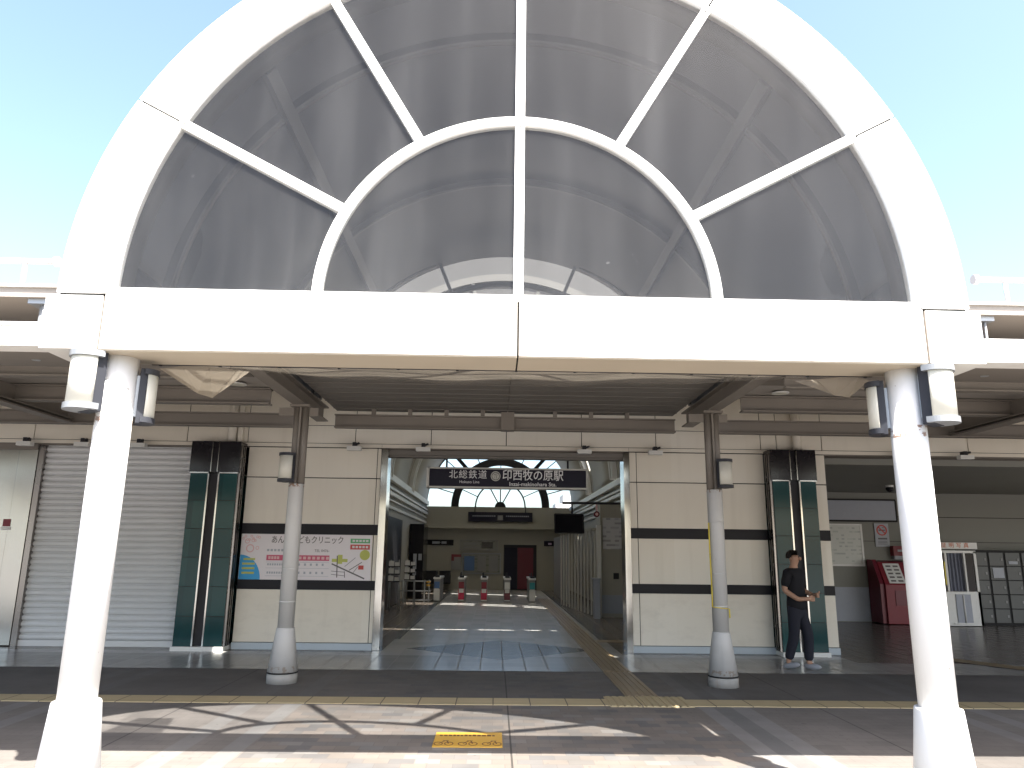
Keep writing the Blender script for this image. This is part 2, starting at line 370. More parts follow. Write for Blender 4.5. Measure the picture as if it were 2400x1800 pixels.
def poster_mat(name, base, inks, sx, sz):
    """small print: random little blocks of ink on paper"""
    g = NG(name); x, z = g.X(), g.Z()
    v = g.comb(g.ma('FLOOR', g.ma('MULTIPLY', x, sx)), g.ma('FLOOR', g.ma('MULTIPLY', z, sz)))
    r = g.rnd(v); stops = [(0, base)]; p = .55
    for k in inks: stops.append((p, k)); p += .45/len(inks)
    c = g.ramp(r, stops); c.node.color_ramp.interpolation = 'CONSTANT'
    v2 = g.ma('LESS_THAN', g.ma('FRACT', g.ma('MULTIPLY', z, sz)), .45)
    return g.done(g.bsdf(g.mix(v2, base, c), .5))
M['print_map'] = poster_mat('map_print', (.52, .53, .50), [(.40, .43, .40), (.46, .48, .45), (.36, .38, .37)], 14, 11)
M['print_board'] = poster_mat('notice_print', (.50, .50, .52), [(.30, .30, .33), (.38, .38, .42)], 9, 9)
M['print_dark'] = poster_mat('dark_print', (.20, .20, .18), [(.12, .13, .11), (.15, .15, .14)], 8, 8)

# ------------------------------------------------------------------ mesh helpers
COL = sc.collection
def BM(): return bmesh.new()
def box(bm, x0, x1, y0, y1, z0, z1):
    v = [bm.verts.new((x, y, z)) for x in (x0, x1) for y in (y0, y1) for z in (z0, z1)]
    for f in ((0, 1, 3, 2), (4, 6, 7, 5), (0, 4, 5, 1), (2, 3, 7, 6), (0, 2, 6, 4), (1, 5, 7, 3)): bm.faces.new([v[i] for i in f])
    return bm
def cyl(bm, p0, p1, r0, r1=None, n=20, caps=True):
    r1 = r0 if r1 is None else r1
    p0, p1 = Vector(p0), Vector(p1); d = (p1-p0).normalized()
    a = d.orthogonal().normalized(); b = d.cross(a)
    A = [bm.verts.new(p0 + r0*(math.cos(t)*a + math.sin(t)*b)) for t in [2*PI*i/n for i in range(n)]]
    B = [bm.verts.new(p1 + r1*(math.cos(t)*a + math.sin(t)*b)) for t in [2*PI*i/n for i in range(n)]]
    for i in range(n):
        f = bm.faces.new((A[i], A[(i+1) % n], B[(i+1) % n], B[i])); f.smooth = True
    if caps: bm.faces.new(A[::-1]); bm.faces.new(B)
    return bm
def lathe(bm, cx, cy_, prof, n=40):
    rings = [[bm.verts.new((cx + r*math.cos(2*PI*i/n), cy_ + r*math.sin(2*PI*i/n), z)) for i in range(n)] for r, z in prof]
    for a, b in zip(rings, rings[1:]):
        for i in range(n):
            f = bm.faces.new((a[i], a[(i+1) % n], b[(i+1) % n], b[i])); f.smooth = True
    bm.faces.new(rings[0][::-1]); bm.faces.new(rings[-1])
    return bm
def arc(bm, cx, cz, ra, rb, t0, t1, y0, y1, n=24):
    """block swept along an arc in the x-z plane"""
    rows = []
    for i in range(n+1):
        t = t0 + (t1-t0)*i/n; c, s = math.cos(t), math.sin(t)
        rows.append([bm.verts.new((cx+r*c, y, cz+r*s)) for r, y in ((ra, y0), (rb, y0), (rb, y1), (ra, y1))])
    for a, b in zip(rows, rows[1:]):
        for k in range(4):
            f = bm.faces.new((a[k], a[(k+1) % 4], b[(k+1) % 4], b[k]))
            f.smooth = k in (1, 3)
    bm.faces.new(rows[0]); bm.faces.new(rows[-1][::-1])
    return bm
def strip(bm, cx, cz, ang, ra, rb, wdt, y0, y1, off=0.0):
    """radial bar"""
    c, s = math.cos(ang), math.sin(ang)
    pts = []
    for r, k in ((ra, -1), (rb, -1), (rb, 1), (ra, 1)):
        o = off + k*wdt/2; pts.append((cx + r*c - o*s, cz + r*s + o*c))
    prism_y(bm, pts, y0, y1)
def prism_y(bm, pts, y0, y1):
    A = [bm.verts.new((x, y0, z)) for x, z in pts]; B = [bm.verts.new((x, y1, z)) for x, z in pts]
    n = len(pts); bm.faces.new(A); bm.faces.new(B[::-1])
    for i in range(n): bm.faces.new((A[i], B[i], B[(i+1) % n], A[(i+1) % n]))
def prism_x(bm, pts, x0, x1):
    A = [bm.verts.new((x0, y, z)) for y, z in pts]; B = [bm.verts.new((x1, y, z)) for y, z in pts]
    n = len(pts); bm.faces.new(A[::-1]); bm.faces.new(B)
    for i in range(n): bm.faces.new((A[i], A[(i+1) % n], B[(i+1) % n], B[i]))
def quad(bm, *p): bm.faces.new([bm.verts.new(q) for q in p]); return bm

def mesh_from(name, bm, mat, bevel=0):
    bmesh.ops.recalc_face_normals(bm, faces=bm.faces)
    if bevel: bmesh.ops.bevel(bm, geom=[e for e in bm.edges if e.is_manifold and e.calc_face_angle(0) > .6], offset=bevel, segments=2, affect='EDGES', profile=.6)
    me = bpy.data.meshes.new(name); bm.to_mesh(me); bm.free()
    for m_ in (mat if isinstance(mat, (list, tuple)) else [mat]): me.materials.append(m_)
    return me
def obj(name, bm, mat, parent=None, bevel=0, label=None):
    """one mesh object; coordinates are in the space of the thing it belongs to"""
    o = bpy.data.objects.new(name, mesh_from(name, bm, mat, bevel)); COL.objects.link(o)
    if parent is not None: o.parent = parent
    if label: o['label'] = label
    return o
def thing(name, label, cat, loc=(0, 0, 0), rz=0, group=None):
    o = bpy.data.objects.new(name, None); COL.objects.link(o); o.empty_display_size = .2
    o.location = loc; o.rotation_euler = (0, 0, rz); o['label'] = label; o['category'] = cat
    if group: o['group'] = group
    return o
def wthing(name, label, cat, loc, group=None):
    """a thing whose parts are given in world coordinates"""
    o = thing(name, label, cat, loc, 0, group); o['_w'] = 1
    return o
def part(name, bm, mat, root, bevel=0, label=None):
    o = obj(name, bm, mat, root, bevel, label); o.matrix_parent_inverse = Matrix.Translation(-Vector(root.location)); return o
def tag(o, label, cat, group=None):
    o['label'] = label; o['category'] = cat
    if group: o['group'] = group
    return o
def struct(o): o['kind'] = 'structure'; return o
def dup(root, loc, rz, label, group=None):
    r = root.copy(); COL.objects.link(r); r.location = loc; r.rotation_euler = (0, 0, rz); r['label'] = label
    if group: r['group'] = group
    for ch in list(root.children):
        c = ch.copy(); COL.objects.link(c); c.parent = r
        for g_ in list(ch.children):
            d = g_.copy(); COL.objects.link(d); d.parent = c
    return r
def text_bm(bm, s, size, x, y, z, align='CENTER', squash=1.0, thick=.003, rot=None, bold=0.0):
    cu = bpy.data.curves.new('t', 'FONT'); cu.body = s; cu.size = size; cu.align_x = align; cu.align_y = 'CENTER'; cu.extrude = thick/2; cu.offset = bold
    cu.resolution_u = 3
    o = bpy.data.objects.new('t', cu); COL.objects.link(o)
    dg = bpy.context.evaluated_depsgraph_get(); me = bpy.data.meshes.new_from_object(o.evaluated_get(dg))
    mt = Matrix.Translation((x, y, z)) @ (rot or Matrix.Rotation(PI/2, 4, 'X')) @ Matrix.Diagonal((squash, 1, 1, 1))
    me.transform(mt); bm.from_mesh(me); bpy.data.meshes.remove(me); bpy.data.objects.remove(o); bpy.data.curves.remove(cu)
    return bm

# ------------------------------------------------------------------ ground
XA = .13
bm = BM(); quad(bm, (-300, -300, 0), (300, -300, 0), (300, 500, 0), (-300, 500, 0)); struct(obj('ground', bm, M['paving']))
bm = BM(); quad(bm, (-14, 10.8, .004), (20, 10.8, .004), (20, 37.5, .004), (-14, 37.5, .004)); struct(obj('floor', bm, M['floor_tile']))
# tactile guide line across the front and into the hall
bm = BM()
y0 = 8.5
for a, b in ((-13.5, 1.26), (2.16, 13.5)): box(bm, a, b, y0, 8.86, .0, .008)
x = 1.28
while x < 2.15:
    box(bm, x, x+.045, 8.46, 9.0, .0, .014); x += .075
box(bm, 1.26, 2.16, 8.45, 9.01, 0, .007)
struct(obj('tactile_path', bm, M['tactile']))
bm = BM()
box(bm, 1.52, 1.90, 9.01, 10.8, 0, .007)
for k in range(5): box(bm, 1.545+.075*k, 1.58+.075*k, 9.03, 10.79, .007, .014)
box(bm, 1.52, 1.90, 10.8, 27, .004, .011)
for k in range(5): box(bm, 1.545+.075*k, 1.58+.075*k, 10.82, 27, .011, .018)
box(bm, 1.90, 6.4, 14.3, 14.6, .004, .011)
prism = [(5.9, 13.4), (6.25, 13.4), (9.6, 9.2), (9.2, 9.2)]
struct(obj('tactile_path', bm, M['tactile_int']))
bm = BM()
A = [bm.verts.new((x_, y_, .012)) for x_, y_ in ((6.9, 12.6), (7.2, 12.8), (9.4, 9.3), (9.0, 9.2))]; bm.faces.new(A)
struct(obj('tactile_path', bm, M['tactile_int']))
# yellow floor plate
bm = BM(); box(bm, -.50, .09, 6.73, 7.25, .0, .006)
fp = thing('floor_plate', 'yellow floor plate with three black outline bicycles set in the brick paving', 'floor plate', (-.2, 7, 0))
part('plate', bm, M['yellow'], fp, .002)
bm = BM()
for cx in (-.41, -.205, 0.0):
    for dx in (-.045, .045):
        n = 18
        for i in range(n):
            a0, a1 = 2*PI*i/n, 2*PI*(i+1)/n
            q = [(cx+dx+r*math.cos(a), 6.83+r*1.5*math.sin(a), .0075) for r, a in ((.030, a0), (.040, a0), (.040, a1), (.030, a1))]
            quad(bm, *q)
    quad(bm, (cx-.045, 6.83, .0076), (cx-.035, 6.83, .0076), (cx+.012, 6.93, .0076), (cx, 6.93, .0076))
    quad(bm, (cx+.035, 6.83, .0077), (cx+.048, 6.83, .0077), (cx+.03, 6.93, .0077), (cx+.018, 6.93, .0077))
    quad(bm, (cx-.01, 6.925, .0078), (cx+.04, 6.925, .0078), (cx+.04, 6.94, .0078), (cx-.01, 6.94, .0078))
part('bicycle_symbols', bm, M['brown_ink'], fp)
bm = BM(); x = -.46
while x < .03:
    wd = random.uniform(.02, .035); box(bm, x, x+wd, 7.10, 7.10+random.uniform(.04, .06), .006, .0075); x += wd+.012
part('lettering', bm, M['brown_ink'], fp)

# ------------------------------------------------------------------ entrance canopy
YF = 4.77
can = wthing('entrance_canopy', 'white arched entrance canopy with a fan shaped window over the station doorway', 'canopy', (XA, 8, 0))
ZC = 3.25
ANG = [R(28.3), R(59.2), R(90), R(120.8), R(151.7)]
# arch cladding, panels with open joints
bm = BM(); ts = [0]+ANG+[PI]
for a, b in zip(ts, ts[1:]): arc(bm, XA, ZC, 2.757, 3.085, a+.0026, b-.0026, YF, YF+.06, 18); arc(bm, XA, ZC, 3.03, 3.0848, a+.0026, b-.0026, YF+.0605, YF+.37, 18)
part('arch_cladding', bm, M['white'], can)
bm = BM(); arc(bm, XA, ZC, 2.765, 3.07, 0, PI, YF+.02, YF+.05, 72); part('arch_joint', bm, M['seal'], can)
bm = BM(); arc(bm, XA, ZC, 2.77, 3.029, 0, PI, YF+.0605, YF+.36, 72); part('arch_body', bm, M['vault'], can)
bm = BM()
box(bm, -3.02, -2.645, YF, 5.15, 2.87, 3.24); part('end_block', bm, M['white'], can, .004)
bm = BM(); box(bm, 2.905, 3.285, YF, 5.15, 2.87, 3.24); part('end_block', bm, M['white'], can, .004)
bm = BM()
box(bm, -2.632, .1235, YF+.003, 5.15, 2.87, 3.25); box(bm, .1365, 2.892, YF+.003, 5.15, 2.87, 3.25)
part('front_beam', bm, M['white'], can, .004)
bm = BM(); box(bm, -2.65, 2.91, YF+.02, 5.14, 2.88, 3.235); part('beam_joint', bm, M['seal'], can)
bm = BM(); box(bm, -2.63, .124, YF+.012, 5.145, 2.862, 2.8698); box(bm, .136, 2.89, YF+.012, 5.145, 2.862, 2.8698); part('beam_soffit_shade', bm, M['shaded_soffit'], can)  # thin sheet added under the white beam to carry its painted shade
# glazing frame
bm = BM()
arc(bm, XA, ZC, 2.712, 2.744, 0, PI, YF+.004, YF+.08, 72)
box(bm, XA-2.75, XA+2.75, YF+.006, YF+.08, 3.253, 3.300)
for ra_, rb_ in ((1.332, 1.359), (1.371, 1.398)): arc(bm, XA, ZC, ra_, rb_, 0.04, PI-.04, YF+.006, YF+.07, 56)
wf = part('window_frame', bm, M['white'], can)
bm = BM(); arc(bm, XA, ZC, 1.34, 1.39, 0.04, PI-.04, YF+.016, YF+.06, 56); obj('gasket', bm, M['gasket'], wf)
bm = BM(); arc(bm, XA, ZC, 2.73, 2.762, 0, PI, YF+.03, YF+.045, 72); obj('gasket', bm, M['seal'], wf)
for a in ANG:
    bm = BM()
    for o_ in (-.020, .020): strip(bm, XA, ZC, a, 1.399, 2.713, .028, YF+.006, YF+.07, o_)
    if abs(a-PI/2) < .01:
        for o_ in (-.020, .020): strip(bm, XA, ZC, a, .051, 1.331, .028, YF+.006, YF+.07, o_)
    mu = part('mullion', bm, M['white'], can)
    bm = BM(); strip(bm, XA, ZC, a, 1.399, 2.713, .05, YF+.018, YF+.06)
    if abs(a-PI/2) < .01: strip(bm, XA, ZC, a, .051, 1.331, .05, YF+.018, YF+.06)
    obj('gasket', bm, M['gasket'], mu)
for a, b in zip(ts, ts[1:]):
    bm = BM(); arc(bm, XA, ZC, 1.392, 2.73, a, b, YF+.035, YF+.043, 14); part('glass_pane', bm, M['glass'], can)
for a, b in ((0, PI/2), (PI/2, PI)):
    bm = BM(); arc(bm, XA, ZC, .01, 1.338, a, b, YF+.035, YF+.043, 18); part('glass_pane', bm, M['glass'], can)
# vault behind
bm = BM(); arc(bm, XA, ZC, 2.97, 3.05, R(9), R(171), 5.15, 11.2, 64)
arc(bm, XA, ZC, 2.97, 3.05, R(1), R(9), 5.15, 6.3, 4); arc(bm, XA, ZC, 2.97, 3.05, R(171), R(179), 5.15, 6.3, 4); part('vault', bm, M['vault'], can)
for yy in (5.9, 8.6):
    bm = BM(); arc(bm, XA, ZC, 2.90, 2.968, R(9), R(171), yy, yy+.09, 48); part('vault_rib', bm, M['rib'], can)
bm = BM()
for a in (R(46), R(134)):
    c, s = math.cos(a), math.sin(a); q = []
    for r, o_ in ((2.80, -.05), (2.80, .05), (2.95, .05), (2.95, -.05)): q.append((XA+r*c-o_*s, ZC+r*s+o_*c))
    prism_y(bm, q, 5.2, 11.1)
part('vault_purlin', bm, M['rib'], can)
bm = BM()
arc(bm, XA, 3.38, 2.85, 2.96, R(9), R(171), 11.0, 11.19, 64); arc(bm, XA, 3.38, 2.30, 2.37, .16, PI-.16, 11.06, 11.14, 48)
for d in (68, 112, 46, 134, 24, 156): strip(bm, XA, 3.38, R(d), 2.37, 2.85, .05, 11.07, 11.13)
part('rear_arch', bm, M['rib'], can)
# deck ceiling in the middle
bm = BM(); x0, x1 = -2.48, 2.74
for k in range(7):
    ya = 7.35+.58*k
    box(bm, x0, .155, ya, ya+.555, 3.70, 3.74); box(bm, .165, x1, ya, ya+.555, 3.70, 3.74)
    box(bm, x0, x1, ya+.27, ya+.30, 3.69, 3.699)
box(bm, x0, x1, 7.3, 11.42, 3.741, 3.77)
part('ceiling_deck', bm, M['deck'], can)
# longitudinal beams on the columns
def ibeam(bm, axis, a, b, c, z0, z1, wd, t=.018):
    for (u0, u1, q0, q1) in ((-wd/2, wd/2, z0, z0+t), (-wd/2, wd/2, z1-t, z1), (-t/2, t/2, z0+t, z1-t)):
        if axis == 'y': box(bm, c+u0, c+u1, a, b, q0, q1)
        else: box(bm, a, b, c+u0, c+u1, q0, q1)
for cx in (-2.62, 2.88):
    bm = BM(); ibeam(bm, 'y', 6.3, 11.05, cx, 3.47, 3.69, .17); part('long_beam', bm, M['steel_brown'], can)
bm = BM(); ibeam(bm, 'x', -2.45, 2.71, 11.15, 3.395, 3.60, .14)
box(bm, .06, .26, 11.05, 11.25, 3.39, 3.66)
part('cross_beam', bm, M['steel_brown'], can)
bm = BM()
for k in range(8):
    xx = -1.9+.55*k
    if abs(xx-.15) > .3: bm = BM(); box(bm, xx, xx+.06, 11.1, 11.16, 3.601, 3.70); part('beam_hanger', bm, M['steel_brown'], can)
# columns
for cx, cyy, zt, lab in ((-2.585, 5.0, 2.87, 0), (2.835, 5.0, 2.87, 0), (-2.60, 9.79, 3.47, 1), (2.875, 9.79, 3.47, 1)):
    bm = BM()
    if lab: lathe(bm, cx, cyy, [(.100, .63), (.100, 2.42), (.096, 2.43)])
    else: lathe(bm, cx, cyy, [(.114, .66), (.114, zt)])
    mc = M['shaded_col'] if lab else M['white_col']
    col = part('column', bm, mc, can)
    if lab:
        bm = BM()
        for s_ in (-1, 1): prism = [cyl(bm, (cx+s_*.05, cyy, 2.43), (cx+s_*.05, cyy, zt), .052, n=8)]
        box(bm, cx-.012, cx+.012, cyy-.07, cyy+.07, 2.43, zt)
        obj('upper_post', bm, M['steel_brown'], col)
        bm = BM(); box(bm, cx-.13, cx+.13, cyy-.13, cyy+.13, zt-.03, zt-.002); box(bm, cx-.3, cx-.1, cyy-.01, cyy+.01, zt-.14, zt-.03); box(bm, cx+.1, cx+.22, cyy-.01, cyy+.01, zt-.14, zt-.03)
        obj('column_head', bm, M['steel_brown'], col)
        bm = BM()
        for zz in (.95, 1.35, 2.0): lathe(bm, cx, cyy, [(.1005, zz), (.102, zz+.004), (.102, zz+.012), (.1005, zz+.016)], 32)
        obj('seam_ring', bm, mc, col)
    ra, rb = (.112, .183) if lab else (.142, .192)
    zt2 = .645 if lab else .665
    bm = BM(); lathe(bm, cx, cyy, [(rb, .13), (ra, zt2-.012), (ra-.004, zt2), (ra-.03, zt2+.002)]); obj('base_cone', bm, mc, col)
    bm = BM(); lathe(bm, cx, cyy, [(rb+.004, .115), (rb+.004, .132)]); obj('base_seal', bm, M['seal'], col)
    bm = BM(); lathe(bm, cx, cyy, [(rb+.002, 0), (rb+.002, .10), (rb-.006, .116)]); obj('footing', bm, M['concrete'], col)
# poly strip between canopy and facade in the middle
bm = BM(); box(bm, -3.022, 3.287, 11.201, 12.84, 4.3, 4.321); part('roof_sheet', bm, M['deck_brown'], can)

# bird net below the vault
bm = BM(); nx, ny = 40, 14; grid = []
for j in range(ny+1):
    v = j/ny; row = []
    for i in range(nx+1):
        u = i/nx; x = -2.47+5.2*u
        arch_ = 1-(2*u-1)**2
        ye = 7.1+2.0*arch_**.8
        yy = 5.17+(ye-5.17)*v
        zz = 2.885+(yy-5.17)*.196 - .05*math.sin(PI*v)*arch_ + .012*math.sin(u*PI*9)*math.sin(PI*v) + .03*(1-arch_)*v
        row.append(bm.verts.new((x, yy, zz)))
    grid.append(row)
for j in range(ny):
    for i in range(nx):
        f = bm.faces.new((grid[j][i], grid[j][i+1], grid[j+1][i+1], grid[j+1][i])); f.smooth = True
net = wthing('bird_net', 'thin tan bird net sagging under the arch behind the white beam', 'net', (XA, 6.5, 3))
part('net_sheet', bm, M['net'], net)
for cx, wdt, dz in ((-2.18, .28, .2), (2.55, .2, .12)):
    bm = BM(); top = [(cx-wdt, 5.3, 2.87), (cx-wdt*.3, 5.22, 2.872), (cx+wdt*.4, 5.22, 2.872), (cx+wdt, 5.3, 2.87), (cx+wdt*.6, 5.9, 3.0), (cx-wdt*.6, 5.9, 3.0)]
    low = bm.verts.new((cx+wdt*.35, 5.36, 2.87-dz)); low2 = bm.verts.new((cx-wdt*.1, 5.4, 2.87-dz*.8)); tv = [bm.verts.new(p) for p in top]
    for i in (0, 1): bm.faces.new((tv[i], tv[i+1], low2))
    bm.faces.new((tv[2], low, low2)); bm.faces.new((tv[2], tv[3], low)); bm.faces.new((tv[3], tv[4], low)); bm.faces.new((tv[4], low2, low)); bm.faces.new((tv[4], tv[5], low2)); bm.faces.new((tv[5], tv[0], low2))
    part('net_fold', bm, M['net_fold'], net)
bm = BM(); x = -2.4
while x < 2.7:
    box(bm, x, x+.02, 5.151, 5.165, 2.855, 2.885); x += .42
cyl(bm, (-2.45, 5.16, 2.865), (2.7, 5.16, 2.865), .006, n=6)
part('net_cord', bm, M['dark'], net)

# ------------------------------------------------------------------ side canopies
def side_canopy(sgn, xa, xb, lab):
    x0, x1 = min(xa, xb), max(xa, xb)
    t = wthing('walkway_canopy', lab, 'canopy', ((xa+xb)/2, 8, 0))
    xi0, xi1 = (x0, -2.86) if sgn < 0 else (3.12, x1)
    bm = BM(); box(bm, x0, x1, YF+.004, 4.94, 2.885, 3.02); box(bm, x0, x1, YF-.008, 4.95, 3.021, 3.045); part('fascia', bm, M['white'], t)
    bm = BM(); prism_x(bm, [(4.94, 2.93), (7.25, 3.34), (7.25, 3.38), (4.94, 2.99)], xi0, xi1)
    part('lower_roof', bm, M['deck_brown'], t)
    bm = BM(); box(bm, xi0, xi1, 6.2, 9.96, 3.705, 3.80); part('upper_roof', bm, M['slab_edge'], t)
    bm = BM(); box(bm, x0, x1, 6.17, 6.199, 3.79, 3.812); part('roof_edge_trim', bm, M['white'], t)
    bm = BM()
    for k in range(3): box(bm, x0, x1, 7.3+.6*k*1.0, 7.85+.6*k, 3.68, 3.70)
    part('ceiling_deck', bm, M['deck_brown'], t)
    bm = BM(); ibeam(bm, 'x', x0, x1, 8.25, 3.46, 3.60, .12); part('purlin', bm, M['steel_brown'], t)
    bm = BM(); ibeam(bm, 'x', x0, x1, 9.79, 3.475, 3.69, .15); part('purlin', bm, M['steel_brown'], t)
    bm = BM(); ibeam(bm, 'x', x0, x1, 11.15, 3.395, 3.60, .14); part('purlin', bm, M['steel_brown'], t)
    bm = BM(); cxx = -6.42 if sgn < 0 else 7.0
    ibeam(bm, 'y', 7.0, 11.06, cxx, 3.40, 3.47, .2); box(bm, cxx-.02, cxx+.02, 7.0, 11.06, 3.47, 3.68); part('long_beam', bm, M['steel_brown'], t)
    bm = BM(); box(bm, x0, x1, 9.97, 10.0, 3.70, 4.36); part('upstand', bm, M['cream'], t)
    bm = BM(); box(bm, x0, x1, 10.0, 12.25, 4.3, 4.32); box(bm, *((x1, -2.69) if sgn < 0 else (2.95, x0)), 9.9, 11.2, 4.3, 4.319); part('roof_sheet', bm, M['deck_brown'], t)
    bm = BM(); box(bm, x0, x1, 12.251, 12.84, 4.3, 4.32); part('skylight_strip', bm, M['poly'], t)
    for xp in ((-4.0, -7.2, -10.4) if sgn < 0 else (4.32, 7.5, 10.7)):
        bm = BM(); cyl(bm, (xp, 6.32, 3.17), (xp, 6.32, 3.66), .035, n=12); box(bm, xp-.1, xp+.1, 6.24, 6.42, 3.66, 3.703); cyl(bm, (xp+.03, 6.27, 3.17), (xp+.03, 6.27, 3.66), .012, n=6)
        part('roof_post', bm, M['galv'], t)
    return t
side_canopy(-1, -13, -3.024, 'brown walkway canopy with white fascia on the shutter side of the arch')
side_canopy(1, 3.289, 14, 'brown walkway canopy with white fascia on the locker side of the arch')
def railing(xs, lab, xend):
    t = wthing('roof_railing', lab, 'railing', (xend, 6.4, 3.8))
    a, b = xs
    bm = BM(); cyl(bm, (a, 6.4, 4.11), (b, 6.4, 4.11), .026, n=14)
    cyl(bm, (xend-.02, 6.4, 4.11), (xend+.02, 6.4, 4.11), .045, n=16)
    part('handrail', bm, M['rail'], t)
    sg = -1 if xend < 0 else 1
    for k in range(5):
        xp = xend+sg*(.28+1.5*k); bm = BM(); cyl(bm, (xp, 6.4, 3.80), (xp, 6.4, 4.09), .02, n=12); part('baluster', bm, M['rail'], t)
railing((-11, -4.0), 'pale tube railing on the roof left of the arch', -4.0)
railing((4.4, 12), 'pale tube railing on the roof right of the arch', 4.4)

# ------------------------------------------------------------------ wall lamps on the columns
def lamp_proto(label, group, loc, rz, dark=False):
    t = thing('wall_lamp', label, 'lamp', loc, rz, group)        # local: faces -y, origin at its bottom on the column face
    bm = BM(); box(bm, -.085, .085, -.075, 0, .0, .40); obj('back_box', bm, M['slate'], t, .004)
    bm = BM(); n = 24
    for z0, z1 in ((.045, .355),):
        prof = [(.112*math.cos(PI+PI*i/n), -.075+.112*math.sin(PI+PI*i/n)) for i in range(n+1)]
        A = [bm.verts.new((x, y, z0)) for x, y in prof]; B = [bm.verts.new((x, y, z1)) for x, y in prof]
        for i in range(n):
            f = bm.faces.new((A[i], A[i+1], B[i+1], B[i])); f.smooth = True
        bm.faces.new(A); bm.faces.new(B[::-1]); bm.faces.new((A[0], B[0], B[-1], A[-1]))
    obj('diffuser', bm, M['diffuser'], t)
    cm = M['darkcap'] if dark else M['lampcap']
    for z0, z1 in ((.005, .044), (.356, .395)):
        bm = BM(); pr = [(.128*math.cos(PI+PI*i/n), -.072+.128*math.sin(PI+PI*i/n)) for i in range(n+1)]+[(.128, -.04), (-.128, -.04)]
        A = [bm.verts.new((x, y, z0)) for x, y in pr]; B = [bm.verts.new((x, y, z1)) for x, y in pr]; k = len(pr)
        bm.faces.new(A); bm.faces.new(B[::-1])
        for i in range(k):
            f = bm.faces.new((A[i], A[(i+1) % k], B[(i+1) % k], B[i]))
        obj('cap', bm, cm, t)
    bm = BM(); box(bm, -.04, .04, -.002, .03, .05, .35); obj('bracket', bm, M['galv'], t)
    return t
GL = 'half round wall lamps on the canopy columns'
def lamp_at(cx, cyy, z, ang, rad):
    """ang: direction the lamp faces, degrees from -y towards +x"""
    d = Vector((math.sin(R(ang)), -math.cos(R(ang)), 0))
    return (cx+d.x*(rad+.012), cyy+d.y*(rad+.012), z), R(ang)
p, r_ = lamp_at(-2.585, 5.0, 2.465, -38, .114); L1 = lamp_proto('sunlit cream half round lamp on the front of the left front white column', GL, p, r_)
p, r_ = lamp_at(2.835, 5.0, 2.465, 40, .114); dup(L1, p, r_, 'sunlit cream half round lamp on the front of the right front white column', GL)
p, r_ = lamp_at(-2.585, 5.0, 2.42, 118, .114); L2 = lamp_proto('shaded lamp with black caps on the inner back side of the left front column', GL, p, r_, True)
L2.scale = (.82, .62, .95)
p, r_ = lamp_at(2.835, 5.0, 2.42, -118, .114); dup(L2, p, r_, 'shaded lamp with black caps on the inner back side of the right front column', GL)
p, r_ = lamp_at(-2.60, 9.79, 2.44, -35, .100); dup(L2, p, r_, 'small dark framed lamp on the left rear shaded column', GL).scale = (.9, .85, .95)
p, r_ = lamp_at(2.875, 9.79, 2.44, 35, .100); dup(L2, p, r_, 'small dark framed lamp on the right rear shaded column', GL).scale = (.9, .85, .95)
# yellow tape on the right rear column
bm = BM(); pts = [(2.765, 9.74, 2.0), (2.762, 9.73, 1.6), (2.768, 9.74, 1.2), (2.764, 9.73, .95)]
for a, b in zip(pts, pts[1:]): cyl(bm, a, b, .009, n=6)
cyl(bm, pts[-1], (2.87, 9.682, .94), .006, n=6); cyl(bm, (2.87, 9.682, .94), (2.97, 9.71, .93), .006, n=6); cyl(bm, (2.97, 9.71, .93), (2.975, 9.72, .82), .009, n=6)
tag(obj('tied_tape', bm, M['tape']), 'thin yellow tape tied along the right rear shaded column', 'tape')

# ------------------------------------------------------------------ station building
YB = 12.85
st = wthing('station_building', 'cream panelled station building with a wide open entrance and green tiled piers', 'station', (XA, 14, 0))
def panel_wall(x0, x1, vjoint, zt=3.318):
    """cream panels with thin dark joints, black bands are parts of their own"""
    bm = BM(); g = .006
    zs = [(.115, .95), (1.10, 1.85), (2.02, 2.795), (2.805, zt)]
    xs = [x0]+sorted(vjoint)+[x1]
    for za, zb in zs:
        for a, b in zip(xs, xs[1:]): box(bm, a+g, b-g, YB, YB+.05, za+.003, zb-.003)
    part('wall_panel', bm, M['cream'], st, .003)
    bm = BM(); box(bm, x0, x1, YB+.012, YB+.3, .02, zt+.02); part('wall_backing', bm, M['seal'], st)
    for za, zb in ((.95, 1.10), (1.85, 2.02)):
        bm = BM(); box(bm, x0+.002, x1-.002, YB-.006, YB+.011, za, zb); part('black_band', bm, M['black'], st)
    bm = BM(); box(bm, x0, x1, YB-.03, YB+.2, .004, .11); part('plinth', bm, M['plinth'], st, .004)
panel_wall(-4.27, -1.985, [-2.055]); panel_wall(2.305, 4.66, [2.43]); panel_wall(5.42, 5.74, [])
# header
bm = BM(); xs = [-14, -12.5, -11.2, -9.9, -8.6, -7.95, -6.65, -5.34]+[-4.60, -4.3]+[-2.45, -1.14, .165, 1.48, 2.78]+[4.62, 4.9]+[5.7, 7.0, 8.3, 9.6, 10.9, 12.2, 14, 20]
for a, b in zip(xs, xs[1:]): box(bm, a+.007, b-.007, YB-.02, YB+.05, 3.40, 3.70)
for a, b in zip(xs, xs[1:]): box(bm, a+.007, b-.007, YB-.015, YB+.05, 3.712, 4.9)
part('header_panel', bm, M['cream'], st, .003)
bm = BM(); box(bm, -14, 20, YB+.002, YB+.35, 3.33, 4.88); part('header_backing', bm, M['seal'], st)
bm = BM(); box(bm, -14, 20, YB+.02, YB+.34, 3.31, 3.329); part('header_soffit', bm, M['deck_brown'], st)
bm = BM(); box(bm, -14, -1.99, YB-.008, YB+.0015, 3.33, 3.392); box(bm, -1.985, 2.3, YB-.008, YB+.0015, 3.33, 3.392); box(bm, 2.305, 20, YB-.008, YB+.0015, 3.33, 3.392); part('header_rail', bm, M['cream'], st)
